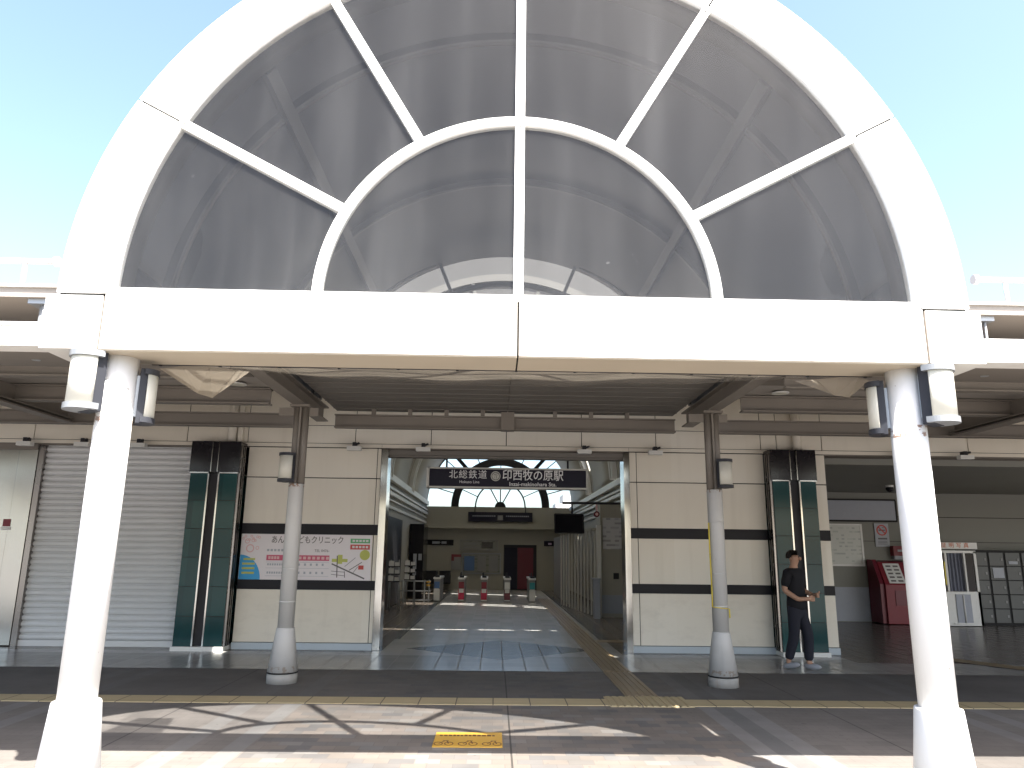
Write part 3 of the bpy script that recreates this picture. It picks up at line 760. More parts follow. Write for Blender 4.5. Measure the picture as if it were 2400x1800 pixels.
bm = BM(); box(bm, -1.86, 2.2, YB+.10, YB+.30, 3.19, 3.30); box(bm, -1.86, 2.2, YB+.02, YB+.09, 3.22, 3.30); part('door_track', bm, M['deck'], st)
# jambs
for a, b in ((-1.98, -1.865), (2.2, 2.3)):
    bm = BM(); box(bm, a, b, YB-.045, YB+.33, .004, 3.31); part('door_jamb', bm, M['inox'], st, .004)
# shutter
bm = BM(); x0, x1 = -7.78, -5.13; z = .10; k = 0
prof = []
while z < 3.36:
    prof += [(YB+.16, z), (YB+.125, z+.022), (YB+.12, z+.05), (YB+.128, z+.075), (YB+.158, z+.096)]; z += .1
A = [bm.verts.new((x0, y, z)) for y, z in prof]; B = [bm.verts.new((x1, y, z)) for y, z in prof]
for i in range(len(prof)-1): bm.faces.new((A[i], B[i], B[i+1], A[i+1]))
box(bm, x0, x1, YB+.11, YB+.19, .006, .10)
part('roller_shutter', bm, M['shutter'], st)
bm = BM(); box(bm, -7.87, -7.78, YB+.06, YB+.25, 0.005, 3.32); part('shutter_guide', bm, M['inox_dark'], st)
# steel door at the left
bm = BM(); box(bm, -9.9, -8.2, YB+.05, YB+.1, .02, 3.22); box(bm, -8.195, -7.88, YB+.045, YB+.1, .02, 3.22); door = part('steel_door', bm, M['inox_door'], st, .004)
bm = BM(); box(bm, -8.28, -8.16, YB+.035, YB+.044, 1.92, 2.04); obj('red_plate', bm, M['red'], door)
bm = BM(); box(bm, -8.30, -8.14, YB+.038, YB+.0445, 1.86, 1.915); obj('caption_strip', bm, M['paper'], door)
bm = BM(); cyl(bm, (-8.27, YB+.05, 1.02), (-8.27, YB-.01, 1.02), .015); box(bm, -8.36, -8.25, YB-.02, YB-.005, 1.01, 1.03); box(bm, -8.3, -8.24, YB+.03, YB+.049, .93, 1.1); obj('handle', bm, M['galv'], door)
bm = BM(); box(bm, -14, -7.88, YB+.02, YB+.2, 3.22, 3.31); part('door_head', bm, M['deck_brown'], st)
# piers
def pier(x0, x1, side):
    yf = 12.53; xc = (x0+x1)/2
    bm = BM(); box(bm, x0, xc-.085, yf, YB+.2, .075, 2.82); box(bm, xc+.085, x1, yf, YB+.2, .075, 2.82); p = part('pier', bm, M['tile_green'], st, .006)
    bm = BM(); box(bm, x0-.02, xc-.055, yf-.01, YB+.2, 2.84, 3.36); box(bm, xc+.055, x1+.02, yf-.01, YB+.2, 2.84, 3.36); box(bm, xc-.055, xc+.055, yf+.03, YB+.2, 2.84, 3.36); obj('pier_head', bm, M['tile_black'], p)
    bm = BM(); box(bm, xc-.084, xc+.084, yf+.06, YB+.2, .075, 2.83); obj('slot', bm, M['dark'], p)
    bm = BM()
    for s_ in (-1, 1): box(bm, xc+s_*.085-.012, xc+s_*.085+.012, yf-.012, yf+.06, .075, 2.82)
    for s_ in (-1, 1): box(bm, xc+s_*.055-.007, xc+s_*.055+.007, yf-.02, yf+.03, 2.845, 3.36)
    box(bm, x0-.005, xc-.09, yf-.014, yf+.01, 2.822, 2.842); box(bm, xc+.09, x1+.005, yf-.014, yf+.01, 2.822, 2.842)
    obj('steel_trim', bm, M['inox'], p)
    bm = BM(); xe = x1 if side > 0 else x0
    for o_ in (.03, .12, .2): box(bm, xe+side*.002, xe+side*.035, yf+o_, yf+o_+.03, .075, 3.30)
    obj('corner_trim', bm, M['inox_dark'], p)
    bm = BM(); box(bm, x0-.02, x1+.02, yf-.03, YB+.1, .004, .074); obj('pier_plinth', bm, M['offwhite'], p, .004)
    bm = BM(); cyl(bm, (xc+.17, YB-.12, 3.36), (xc+.17, YB-.12, 4.3), .07, n=16); box(bm, xc+.26, xc+.34, YB-.1, YB-.02, 3.36, 4.3); obj('downpipe', bm, M['cream'], p)
pier(-5.10, -4.32, 1); pier(4.68, 5.42, -1)
# walls, roof and hall behind
HL, HR, YW = -3.02, 3.32, 33.0
ZS = 3.6
bm = BM(); box(bm, HL-.2, HL, YB+.35, YW, 0, 3.72); part('hall_wall', bm, M['wall_int'], st)
bm = BM(); box(bm, HR, HR+.2, YB+.35, 19.0, 0, 3.55); box(bm, HR, HR+.2, 19.0, YW, 0, 3.55); part('hall_wall', bm, M['wall_int'], st)
bm = BM()
for (a, b, z0, z1) in ((HL, HL+.12, 3.52, 3.70), (HL, HL+.08, 3.30, 3.36), (HL, HL+.10, 3.12, 3.22), (HL, HL+.06, 2.98, 3.02), (HL, HL+.05, 2.76, 2.84)):
    box(bm, a+.001, b, YB+.36, YW-.3, z0, z1)
for (a, b, z0, z1) in ((HR-.12, HR, 3.36, 3.52), (HR-.08, HR, 3.20, 3.25), (HR-.11, HR, 3.05, 3.13), (HR-.06, HR, 2.92, 2.97), (HR-.05, HR, 2.72, 2.79)):
    box(bm, a, b-.001, YB+.36, YW-.3, z0, z1)
part('cornice', bm, M['hall_white'], st)
# hall vault with narrow roof lights
HC, HRad = (HL+HR)/2, (HR-HL)/2
slots = [(19.5, 19.72), (20.0, 20.22), (25.4, 25.75)]
ys = [YB+.36]
for a, b in slots: ys += [a, b]
ys.append(YW)
bm = BM()
for a, b in zip(ys[::2], ys[1::2]): arc(bm, HC, ZS, HRad, HRad+.05, 0, R(54), a, b, 16); arc(bm, HC, ZS, HRad, HRad+.05, R(126), PI, a, b, 16)
for a, b in slots:
    arc(bm, HC, ZS, HRad, HRad+.05, 0, R(14), a, b, 6); arc(bm, HC, ZS, HRad, HRad+.05, R(122), PI, a, b, 14)
    for d in (35, 58, 80, 101): arc(bm, HC, ZS, HRad, HRad+.05, R(d), R(d+4), a, b, 2)
part('hall_vault', bm, M['wall_int'], st)
bm = BM()
for a, b in zip(ys[::2], ys[1::2]): arc(bm, HC, ZS, HRad+.02, HRad+.04, R(54), R(126), a, b, 14)
part('fill_roof_light', bm, M['poly_fill'], st)  # unseen translucent panels, added to brighten the hall
for yy in (20.35, 20.75, 25.9, 26.35):
    bm = BM(); arc(bm, HC, ZS, HRad-.14, HRad-.002, 0, PI, yy, yy+.13, 40); part('hall_rib', bm, M['hall_white'], st)
# gable over the entrance with a slim transom
bm = BM()
arc(bm, XA, 3.5, .02, 3.9, 0, PI, YB+.1, YB+.3, 40)
box(bm, -4, 4.3, YB+.101, YB+.299, 3.49, 4.88)
bmesh.ops.delete(bm, geom=list(bm.faces)[:0], context='FACES')
bm.free(); bm = BM()
zcut0, zcut1 = 5.06, 5.46
def arch_slab(bm, za, zb, rad, y0, y1, n=30):
    """slice of a semicircle between heights za and zb above its centre line"""
    pts = []
    for i in range(n+1):
        z = za+(zb-za)*i/n; pts.append((math.sqrt(max(0, rad*rad-z*z)), z))
    poly = [(XA+x, 3.5+z) for x, z in pts]+[(XA-x, 3.5+z) for x, z in reversed(pts)]
    prism_y(bm, poly, y0, y1)
arch_slab(bm, 0.02, zcut0-3.5, 3.9, YB+.1, YB+.16, 12); arch_slab(bm, zcut1-3.5, 3.8, 3.9, YB+.1, YB+.16, 24)
for x in (-2.2, -.62, .52, 1.42, 2.95): box(bm, x-.12, x+.12, YB+.115, YB+.145, zcut0, zcut1)
part('gable', bm, M['gable'], st)
bm = BM(); arc(bm, XA, 3.5, 2.95, 3.08, 0, PI, YB+.02, YB+.099, 48)
for d in (66, 78, 102, 114): strip(bm, XA, 3.5, R(d), 2.2, 2.95, .06, YB+.03, YB+.098)
part('gable_moulding', bm, M['gable_trim'], st)
# back wall with lunette
ZL, RL = 3.51, 3.30; XB = .20
bm = BM(); box(bm, HL-.2, HR+.2, YW, YW+.2, 0, ZL); 
part('back_wall', bm, M['wall_int'], st)
bm = BM(); arc(bm, XB, ZL, RL, 3.9, 0, PI, YW-.02, YW+.2, 40); part('back_arch', bm, M['wall_int'], st)
bm = BM()
arc(bm, XB, ZL, 1.83, 2.16, 0, PI, YW+.02, YW+.14, 40); arc(bm, XB, ZL, 1.06, 1.12, 0, PI, YW+.03, YW+.1, 32); arc(bm, XB, ZL, .001, .24, 0, PI, YW+.03, YW+.1, 16)
arc(bm, XB, ZL, 3.22, 3.31, 0, PI, YW+.02, YW+.12, 40)
for d in (61, 90, 119): strip(bm, XB, ZL, R(d), .2, 1.08, .05, YW+.04, YW+.09)
for d in (24, 55, 90, 125, 156): strip(bm, XB, ZL, R(d), 1.1, 1.85, .035, YW+.04, YW+.09)
for d in (16, 40, 64, 90, 116, 140, 164): strip(bm, XB, ZL, R(d), 2.14, 3.26, .04, YW+.04, YW+.09)
for d in (48, 132): strip(bm, XB, ZL, R(d), 1.83, 3.26, .16, YW+.03, YW+.1)
lun = part('lunette_window', bm, M['dark'], st)
bm = BM(); arc(bm, XB, ZL, .01, 3.24, 0, PI, YW+.06, YW+.066, 40); obj('pane', bm, M['clear'], lun)
bm = BM(); box(bm, HL+.001, HR-.001, YW-.5, YW-.001, 2.57, 2.72); box(bm, HL+.001, HR-.001, YW-.25, YW-.0015, 2.721, 2.83); part('soffit_ledge', bm, M['wall_int'], st)
bm = BM(); box(bm, .38, 1.80, YW-.04, YW-.002, .01, 1.90); dw = part('back_doorway', bm, M['dark'], st)
bm = BM(); box(bm, .98, 1.66, YW-.06, YW-.041, .05, 1.78); obj('red_leaf', bm, M['darkred'], dw)
bm = BM(); box(bm, .42, .94, YW-.06, YW-.041, .05, 1.78); obj('dark_leaf', bm, M['navy'], dw)
for x0_, x1_ in ((-2.96, -2.47), (-2.34, -1.88)):
    bm = BM(); box(bm, x0_, x1_, YW-.5, YW-.003, .25, .78); part('recess_box', bm, M['dark'], st)
# dark recess openings in the left hall wall
bm = BM(); box(bm, HL+.002, HL+.03, 21.0, 24.4, .02, 2.55); part('side_opening', bm, M['dark'], st)
# building mass so the hall is closed
bm = BM(); box(bm, -14, HL-.205, YB+.36, YB+.5, 0, 4.6); box(bm, -14, HL-.205, YB+.5, 20, 4.5, 4.6); box(bm, HR+.205, 5.74, YB+.36, YB+.5, 0, 4.6)
part('inner_wall', bm, M['wall_int'], st)
bm = BM(); box(bm, HR+.205, 20, YB+.36, 19.6, 4.6, 4.75); part('flat_roof', bm, M['slab_edge'], st)
# right alcove
bm = BM()
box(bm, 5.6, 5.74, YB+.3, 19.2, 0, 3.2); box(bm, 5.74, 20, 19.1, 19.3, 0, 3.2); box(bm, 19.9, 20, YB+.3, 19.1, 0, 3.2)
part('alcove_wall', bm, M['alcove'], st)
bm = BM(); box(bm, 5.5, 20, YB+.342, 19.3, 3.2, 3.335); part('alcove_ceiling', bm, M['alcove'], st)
bm = BM(); box(bm, 5.75, 9.42, 19.085, 19.099, .02, .84); part('dado_panel', bm, M['dado'], st)
bm = BM(); box(bm, 5.75, 19.8, 19.09, 19.098, 2.585, 2.6); box(bm, 8.3, 19.8, 19.09, 19.0982, 1.97, 1.98); part('wall_joint', bm, M['lockerd'], st)

# spot lamps under the header
def spot(label, loc):
    t = thing('spot_lamp', label, 'spotlight', loc, 0, 'white spot lamps under the header')
    bm = BM(); box(bm, -.12, .12, -.06, .06, 0, .07); obj('housing', bm, M['offwhite'], t, .006)
    bm = BM(); box(bm, -.03, .03, -.03, .10, .07, .14); cyl(bm, (0, .02, .10), (.08, -.04, .12), .02, n=8); obj('arm', bm, M['dark'], t)
    bm = BM(); box(bm, -.095, .095, -.063, -.0601, .012, .045); obj('lens', bm, M['paper'], t)
    return t
S0 = spot('white spot lamp above the steel door edge, leftmost under the header', (-7.95, 12.62, 3.25))
for x, lab in ((-6.99, 'white spot lamp above the shutter, behind the left front column'), (-6.05, 'white spot lamp above the shutter near the left green pier'), (-2.42, 'white spot lamp above the clinic billboard wall'),
               (2.72, 'white spot lamp above the cream wall right of the entrance'), (7.0, 'white spot lamp at the alcove edge left of the right front column'), (8.1, 'white spot lamp at the alcove edge, rightmost under the header'),
               (-1.25, 'white spot lamp over the left end of the station name sign'), (1.5, 'white spot lamp over the right end of the station name sign')):
    dup(S0, (x, 12.62, 3.25), 0, lab)
def downlight(label, loc):
    t = thing('downlight', label, 'ceiling light', loc, 0, 'round downlights in the canopy ceiling')
    bm = BM(); lathe(bm, 0, 0, [(.11, -.012), (.11, .0)], 24); obj('trim', bm, M['offwhite'], t)
    bm = BM(); lathe(bm, 0, 0, [(.085, -.016), (.085, -.0125)], 24); obj('lens', bm, M['diffuser'], t)
    return t
D0 = downlight('round downlight in the brown ceiling by the left rear column', (-3.36, 9.45, 3.68)); dup(D0, (3.71, 9.45, 3.68), 0, 'round downlight in the brown ceiling by the right rear column')

# ------------------------------------------------------------------ station name sign
sg = wthing('station_sign', 'long dark navy station name sign with white lettering over the entrance', 'sign', (.17, 13.45, 2.9))
bm = BM(); box(bm, -1.20, 1.62, 13.40, 13.60, 2.735, 3.045); part('sign_box', bm, M['navy'], sg)
bm = BM(); box(bm, -1.22, 1.64, 13.38, 13.62, 2.705, 2.734); box(bm, -1.22, 1.64, 13.38, 13.62, 3.046, 3.075); box(bm, -1.25, -1.201, 13.38, 13.62, 2.705, 3.075); box(bm, 1.621, 1.645, 13.38, 13.62, 2.734, 3.046); part('sign_frame', bm, M['signframe'], sg)
bm = BM(); YS = 13.395
text_bm(bm, '北', .165, -.77, YS, 2.94); text_bm(bm, '総', .165, -.595, YS, 2.94); text_bm(bm, '鉄', .165, -.42, YS, 2.94); text_bm(bm, '道', .165, -.245, YS, 2.94)
text_bm(bm, '印西牧の原駅', .205, .66, YS, 2.935, squash=.9, bold=.0015)
text_bm(bm, 'Inzai-makinohara Sta.', .095, .66, YS, 2.785, squash=1.05, bold=.001); text_bm(bm, 'Hokuso Line', .07, -.48, YS, 2.815)
part('lettering', bm, M['letter'], sg)
bm = BM(); arc(bm, -.01, 2.925, .001, .088, 0, 2*PI, 13.394, 13.399, 32); em = part('line_emblem', bm, M['signframe'], sg)
bm = BM(); arc(bm, -.01, 2.925, .062, .072, 0, 2*PI, 13.391, 13.3935, 32); text_bm(bm, 'HS', .06, -.01, 13.392, 2.95); text_bm(bm, '13', .06, -.01, 13.392, 2.90); obj('emblem_mark', bm, M['navy'], em)
bm = BM()
for x in (-.9, 1.3): cyl(bm, (x, 13.5, 3.075), (x, 13.5, 3.6), .018, n=8)
part('hanger', bm, M['dark'], sg)

# ------------------------------------------------------------------ clinic billboard
cb = wthing('clinic_billboard', 'pale pink clinic billboard with a red timetable bar and a road map between black bands', 'billboard', (-3.2, YB, 1.47))
bx0, bx1, bz0, bz1 = -4.25, -2.07, 1.105, 1.845; W, Hh = bx1-bx0, bz1-bz0
YP = YB-.022
bm = BM(); box(bm, bx0, bx1, YP, YB-.0065, bz0, bz1); part('board', bm, M['board_bg'], cb)
def U(u): return bx0+u*W
def V(v): return bz0+v*Hh
def chip(bm, u0, u1, v0, v1, k=0): box(bm, U(u0), U(u1), YP-.002-.0012*k, YP-.0004, V(v0), V(v1))
bm = BM(); text_bm(bm, 'あんクこどもクリニック', .135, U(.505), YP-.002, V(.87), squash=.82, bold=.001); text_bm(bm, 'TEL 0476-', .06, U(.62), YP-.002, V(.64)); part('title_lettering', bm, M['grey_ink'], cb)
bm = BM(); chip(bm, .20, .68, .42, .54); part('red_bar', bm, M['pink_ink'], cb)
bm = BM()
for k in range(14):
    if k < 4: chip(bm, .215+.022*k, .232+.022*k, .45, .51, 1)
    else: chip(bm, .34+.035*(k-4), .362+.035*(k-4), .45, .51, 1)
part('bar_lettering', bm, M['rose_tint'], cb)
bm = BM()
for v in (.31, .13):
    for k in range(7): chip(bm, .21+.018*k, .222+.018*k, v, v+.045)
    for k in range(6): chip(bm, .40+.045*k, .415+.045*k, v, v+.05)
for v in (.25, .08, .38): chip(bm, .20, .68, v, v+.006)
for k in range(9): chip(bm, .20+.027*k, .218+.027*k, .62, .67)
part('timetable_print', bm, M['lgrey_ink'], cb)
bm = BM(); n = 20
pts = [(U(0.0), V(0.0))]+[(U(0.0)+.36*math.sin(PI/2*i/n)*.98, V(0)+.40*math.cos(PI/2*i/n)) for i in range(n+1)]
prism_y(bm, pts[::-1], YP-.002, YP-.0004); part('blue_disc', bm, M['blue_ink'], cb)
bm = BM()
for k, v in enumerate((.42, .32, .22, .12)): chip(bm, .02+.008*(k == 0), .115, v, v+.045, 1)
part('disc_lettering', bm, M['olive_ink'], cb)
bm = BM(); arc(bm, U(.07), V(.68), .05, .068, 0, 2*PI, YP-.002, YP-.0004, 20); arc(bm, U(.125), V(.69), .02, .03, 0, 2*PI, YP-.002, YP-.0004, 14)
for k in range(9): arc(bm, U(.015+.015*k), V(.90+.05*math.sin(k*1.9)), .012, .022, 0, 2*PI, YP-.002, YP-.0004, 10)
arc(bm, U(.045), V(.84), .03, .042, 0, 2*PI, YP-.0025, YP-.0004, 14); arc(bm, U(.09), V(.86), .022, .032, 0, 2*PI, YP-.0027, YP-.0004, 14)
part('flower_print', bm, M['rose_tint'], cb)
bm = BM(); chip(bm, .835, .985, .82, .92); part('green_label', bm, M['green_ink'], cb)
bm = BM(); chip(bm, .835, .985, .68, .79); part('red_label', bm, M['red_ink'], cb)
bm = BM()
for k in range(5): chip(bm, .85+.026*k, .868+.026*k, .85, .895, 1)
for k in range(5): chip(bm, .85+.026*k, .868+.026*k, .71, .76, 1)
part('label_lettering', bm, M['paper'], cb)
bm = BM(); arc(bm, U(.95), V(.56), .001, .085, 0, 2*PI, YP-.002, YP-.0004, 24); chip(bm, .70, .82, .40, .47); chip(bm, .745, .78, .36, .56, .3); part('map_patches', bm, M['olive_ink'], cb)
def road(bm, u0, v0, u1, v1, wd, k):
    a, b = Vector((U(u0), 0, V(v0))), Vector((U(u1), 0, V(v1))); d = (b-a).normalized(); nn = Vector((-d.z, 0, d.x))*wd/2
    prism_y(bm, [(p.x, p.z) for p in (a-nn, b-nn, b+nn, a+nn)], YP-.0025-.0004*k, YP-.0004)
bm = BM()
road(bm, .70, .36, .955, .04, .022, 0); road(bm, .74, .54, .745, .06, .016, 1); road(bm, .835, .22, .93, .40, .012, 2); road(bm, .80, .2, .805, .06, .012, 3); road(bm, .70, .13, .80, .10, .008, 4); road(bm, .70, .2, .80, .18, .008, 5)
road(bm, .80, .30, .88, .50, .007, 6); road(bm, .86, .14, .9, .3, .007, 7)
part('map_roads', bm, M['grey_ink'], cb)
bm = BM(); box(bm, U(.905), U(.945), YP-.004, YP-.0004, V(.24), V(.33)); part('map_marker', bm, M['red_ink'], cb)

# ------------------------------------------------------------------ hall contents
GG = 'ticket gates across the hall'
def gate(label, x, cols, ht=.80):
    t = thing('ticket_gate', label, 'ticket gate', (x, 25.2, .004), 0, GG); c1, c2 = cols
    bm = BM(); box(bm, -.10, .10, 0, 1.7, 0, .70); obj('cabinet', bm, M['grey'], t, .01)
    bm = BM(); box(bm, -.12, .12, -.05, 1.75, .70, .76); obj('top', bm, M['offwhite'], t, .01)
    bm = BM(); box(bm, -.095, .095, -.02, -.001, .03, .38); obj('front_panel', bm, M[c1], t)
    bm = BM(); box(bm, -.075, .075, -.028, -.0205, .28, .40); box(bm, -.095, .095, -.024, -.0201, .03, .06); obj('label_plate', bm, M['paper'], t)
    bm = BM(); box(bm, -.085, .085, -.02, -.001, .41, .62); obj('upper_panel', bm, M[c2], t)
    bm = BM(); box(bm, -.06, .08, -.06, .1, .76, .82); cyl(bm, (-.02, .15, .76), (-.02, .15, .93), .018, n=8); cyl(bm, (-.06, .4, .76), (-.06, .4, .9), .014, n=8); obj('card_reader', bm, M['slate'], t)
    return t
gate('blue and white ticket gate at the left end beside the barrier rail', -1.88, ('offwhite', 'blue'))
gate('red and teal ticket gate second from the barrier rail', -1.08, ('gate_red', 'red'))
gate('red ticket gate in the middle of the row', -.34, ('gate_red', 'red'))
gate('dark red ticket gate second from the slatted screen', .42, ('darkred', 'offwhite'))
gate('teal and white ticket gate at the right end of the row', 1.24, ('offwhite', 'teal'))
br = wthing('barrier_rail', 'steel tube barrier rail left of the ticket gates', 'barrier', (-2.6, 24.6, 0))
bm = BM()
for z in (.66, .36, .08): cyl(bm, (-3.0, 24.5, z), (-2.02, 24.5, z), .018, n=8)
part('rails', bm, M['galv'], br)
for x in (-2.9, -2.22, -2.08):
    bm = BM(); cyl(bm, (x, 24.5, .004), (x, 24.5, .70), .022, n=8); part('post', bm, M['galv'], br)
bm = BM()
for z in (.52, .62): box(bm, -2.16, -2.03, 24.46, 24.476, z, z+.04)
part('sign_tabs', bm, M['yellow'], br)
for (x, y, lab, k) in ((-2.78, 21.2, 'leaflet rack on thin legs near the left jamb', 0), (-2.5, 22.6, 'leaflet rack with white sheets in front of the barrier rail', 1)):
    t = wthing('leaflet_rack', lab, 'rack', (x, y, 0), 'leaflet racks in the hall')
    bm = BM()
    for dx in (-.14, .14): cyl(bm, (x+dx, y, .005), (x+dx*.8, y+.2, 1.35), .015, n=6); cyl(bm, (x+dx, y+.45, .005), (x+dx*.8, y+.2, 1.3), .015, n=6)
    part('stand', bm, M['galv'], t)
    bm = BM()
    for z in (.75, .95, 1.15): box(bm, x-.16, x+.16, y+.02, y+.12, z, z+.03)
    part('tray', bm, M['dark'], t)
    bm = BM()
    for i, z in enumerate((.78, .98, 1.18)): box(bm, x-.15, x-.01, y+.04, y+.06, z, z+.14); box(bm, x+.02, x+.14, y+.045, y+.065, z, z+.1)
    part('leaflets', bm, M['paper'], t)
ks = wthing('dark_kiosk', 'tall dark cabinet with white notices at the end of the left hall wall', 'cabinet', (-2.7, 27.5, 0))
bm = BM(); box(bm, -2.99, -2.50, 26.6, 28.2, .005, 2.52); part('cabinet', bm, M['tv'], ks)
bm = BM(); box(bm, -2.84, -2.72, 26.59, 26.599, .98, 1.5); box(bm, -2.66, -2.54, 26.59, 26.599, 1.28, 1.5); box(bm, -2.84, -2.72, 26.588, 26.599, .78, .9); part('notice', bm, M['lgrey_ink'], ks)
hs = wthing('departure_sign', 'wide dark sign with a small square clock high on the back wall', 'sign', (.2, YW, 3))
bm = BM(); box(bm, -1.18, 1.60, YW-.35, YW-.2, 2.87, 3.27); part('sign_box', bm, M['navy'], hs)
bm = BM(); box(bm, .09, .32, YW-.37, YW-.351, 2.93, 3.14); part('clock_face', bm, M['grey'], hs)
bm = BM()
for k in range(12): box(bm, -1.0+.085*k, -.94+.085*k, YW-.36, YW-.351, 3.08, 3.13)
for k in range(12): box(bm, .45+.085*k, .51+.085*k, YW-.36, YW-.351, 3.08, 3.13)
part('lettering', bm, M['lgrey_ink'], hs)
bm = BM(); [cyl(bm, (x, YW-.28, 3.27), (x, YW-.28, 3.52), .02, n=6) for x in (-.9, 1.3)]; part('hanger', bm, M['dark'], hs)
def wsign(name, lab, cat, x0, x1, z0, z1, mat, glyph=None, inner=None, frame=None):
    t = wthing(name, lab, cat, ((x0+x1)/2, YW, z0)); y = YW-.08
    bm = BM(); box(bm, x0, x1, y, YW-.004, z0, z1); part('board', bm, M[mat], t)
    if glyph:
        bm = BM(); text_bm(bm, glyph[0], glyph[1], (x0+x1)/2, y-.003, (z0+z1)/2); part('lettering', bm, M['lgrey_ink'], t)
    if inner:
        for (a, b, c, d, mm) in inner:
            bm = BM(); box(bm, a, b, y-.008, y-.0005, c, d); part('sheet', bm, M[mm], t)
    if frame:
        bm = BM()
        box(bm, x0-.03, x0, y-.01, YW-.005, z0-.03, z1+.03); box(bm, x1, x1+.03, y-.01, YW-.005, z0-.03, z1+.03); box(bm, x0, x1, y-.01, YW-.005, z0-.03, z0); box(bm, x0, x1, y-.01, YW-.005, z1, z1+.03)
        part('frame', bm, M[frame], t)
wsign('direction_sign', 'dark direction sign with a left arrow on the back wall', 'sign', -3.0, -1.8, 1.85, 2.08, 'tv', ('←', .17), [(-2.72, -2.40, 1.91, 2.01, 'lgrey_ink'), (-2.32, -2.1, 1.91, 2.01, 'lgrey_ink')])
wsign('direction_sign', 'dark direction sign beside the dark doorway on the back wall', 'sign', 2.12, 2.72, 1.86, 2.08, 'navy', None, [(2.3, 2.45, 1.92, 2.0, 'lilac_ink')])
wsign('route_board', 'pale route board above the framed notice case', 'notice board', -1.5, .08, 1.68, 2.06, 'print_dark', None, [(-.58, -.1, 1.73, 2.0, 'tv'), (-1.36, -.66, 1.75, 1.80, 'grey'), (-1.36, -.66, 1.88, 1.98, 'grey')], 'grey')
wsign('notice_case', 'framed notice case with a blue poster on the back wall', 'notice board', -1.38, .22, .70, 1.50, 'print_dark', None, [(-1.32, -.88, .80, 1.40, 'blue'), (-.74, -.38, .78, 1.42, 'grey'), (-.26, .14, .78, 1.42, 'grey')], 'dado')
wsign('red_poster', 'narrow poster with a red head beside the notice case', 'poster', -1.88, -1.45, .82, 1.48, 'grey', None, [(-1.87, -1.46, 1.36, 1.47, 'red'), (-1.87, -1.76, 1.2, 1.36, 'red')])
# ceiling hung monitor
tv = wthing('hanging_monitor', 'black monitor hung from the right cornice above the slatted screen', 'monitor', (1.77, 18, 2.5))
bm = BM(); 
A = [bm.verts.new(p) for p in ((1.40, 17.86, 2.49), (2.09, 17.98, 2.49), (2.11, 18.04, 2.06), (1.42, 17.92, 2.06))]
B = [bm.verts.new((v.co.x, v.co.y+.09, v.co.z)) for v in A]
bm.faces.new(A); bm.faces.new(B[::-1])
for i in range(4): bm.faces.new((A[i], B[i], B[(i+1) % 4], A[(i+1) % 4]))
mon = part('screen', bm, M['tv'], tv)
bm = BM()
def fr(p, q, wd): 
    d = (q-p).normalized(); cyl(bm, p, q, wd, n=6)
cs = [Vector(p) for p in ((1.40, 17.85, 2.49), (2.09, 17.97, 2.49), (2.11, 18.03, 2.06), (1.42, 17.91, 2.06))]
for i in range(4): fr(cs[i], cs[(i+1) % 4], .016)
part('bezel', bm, M['dark'], tv)
bm = BM(); cyl(bm, (1.83, 18, 2.5), (1.83, 18, 2.74), .022, n=8); box(bm, 1.60, 3.2, 17.97, 18.03, 2.735, 2.79); part('arm', bm, M['dark'], tv)
# slatted screen and ticket counter pier on the right
sl = wthing('slatted_screen', 'row of pale vertical slats standing right of the tactile path', 'screen', (2.3, 21.5, 0))
for k in range(12):
    f = k/11; x, y = 2.58-.50*f, 19.7+4.2*f
    bm = BM(); box(bm, x-.016, x+.016, y-.05, y+.05, .03, 2.16); part('slat', bm, M['slat'], sl)
bm = BM(); prism_pts = [(2.62, 19.6), (2.12, 24.0), (2.0, 24.0), (2.5, 19.6)]
A = [bm.verts.new((x, y, 2.165)) for x, y in prism_pts]; B = [bm.verts.new((x, y, 2.23)) for x, y in prism_pts]
bm.faces.new(A); bm.faces.new(B[::-1])
for i in range(4): bm.faces.new((A[i], A[(i+1) % 4], B[(i+1) % 4], B[i]))
part('top_rail', bm, M['wall_int'], sl)
bm = BM(); box(bm, 2.32, 2.34, 24, 30, .02, 2.16); part('end_panel', bm, M['grey'], sl)
tp = wthing('ticket_counter', 'pale ticket counter pier with a grey base and a white fare board', 'counter', (3.0, 19.9, 0))
bm = BM(); box(bm, 2.74, 3.315, 19.7, 20.6, .005, 2.9); part('pier_body', bm, M['wall_int'], tp)
bm = BM(); box(bm, 2.73, 3.318, 19.68, 19.699, .1, .55); part('base_panel', bm, M['dado'], tp)
bm = BM(); box(bm, 2.80, 3.30, 19.66, 19.698, 1.70, 2.50); part('fare_board', bm, M['print_board'], tp)
bm = BM(); box(bm, 2.62, 2.73, 19.5, 19.7, .005, 2.3); part('post', bm, M['hall_white'], tp)
bm = BM(); box(bm, 3.06, 3.2, 19.66, 19.699, .95, 1.1); part('ticket_slot', bm, M['dark'], tp)
bm = BM(); box(bm, 2.50, 2.64, 19.2, 19.5, .005, .95); box(bm, 2.46, 2.66, 19.15, 19.52, .951, .98); 
part('side_ledge', bm, M['dado'], tp)
rc = wthing('red_clock', 'small round red sign above the ticket counter pier', 'sign', (2.6, 19.6, 2.62))
bm = BM(); cyl(bm, (2.62, 19.45, 2.58), (2.62, 19.52, 2.58), .075, n=20); part('disc', bm, M['darkred'], rc)
bm = BM(); cyl(bm, (2.62, 19.445, 2.58), (2.62, 19.449, 2.58), .04, n=16); box(bm, 2.60, 2.64, 19.46, 19.51, 2.66, 2.9); part('mark', bm, M['rose_tint'], rc)

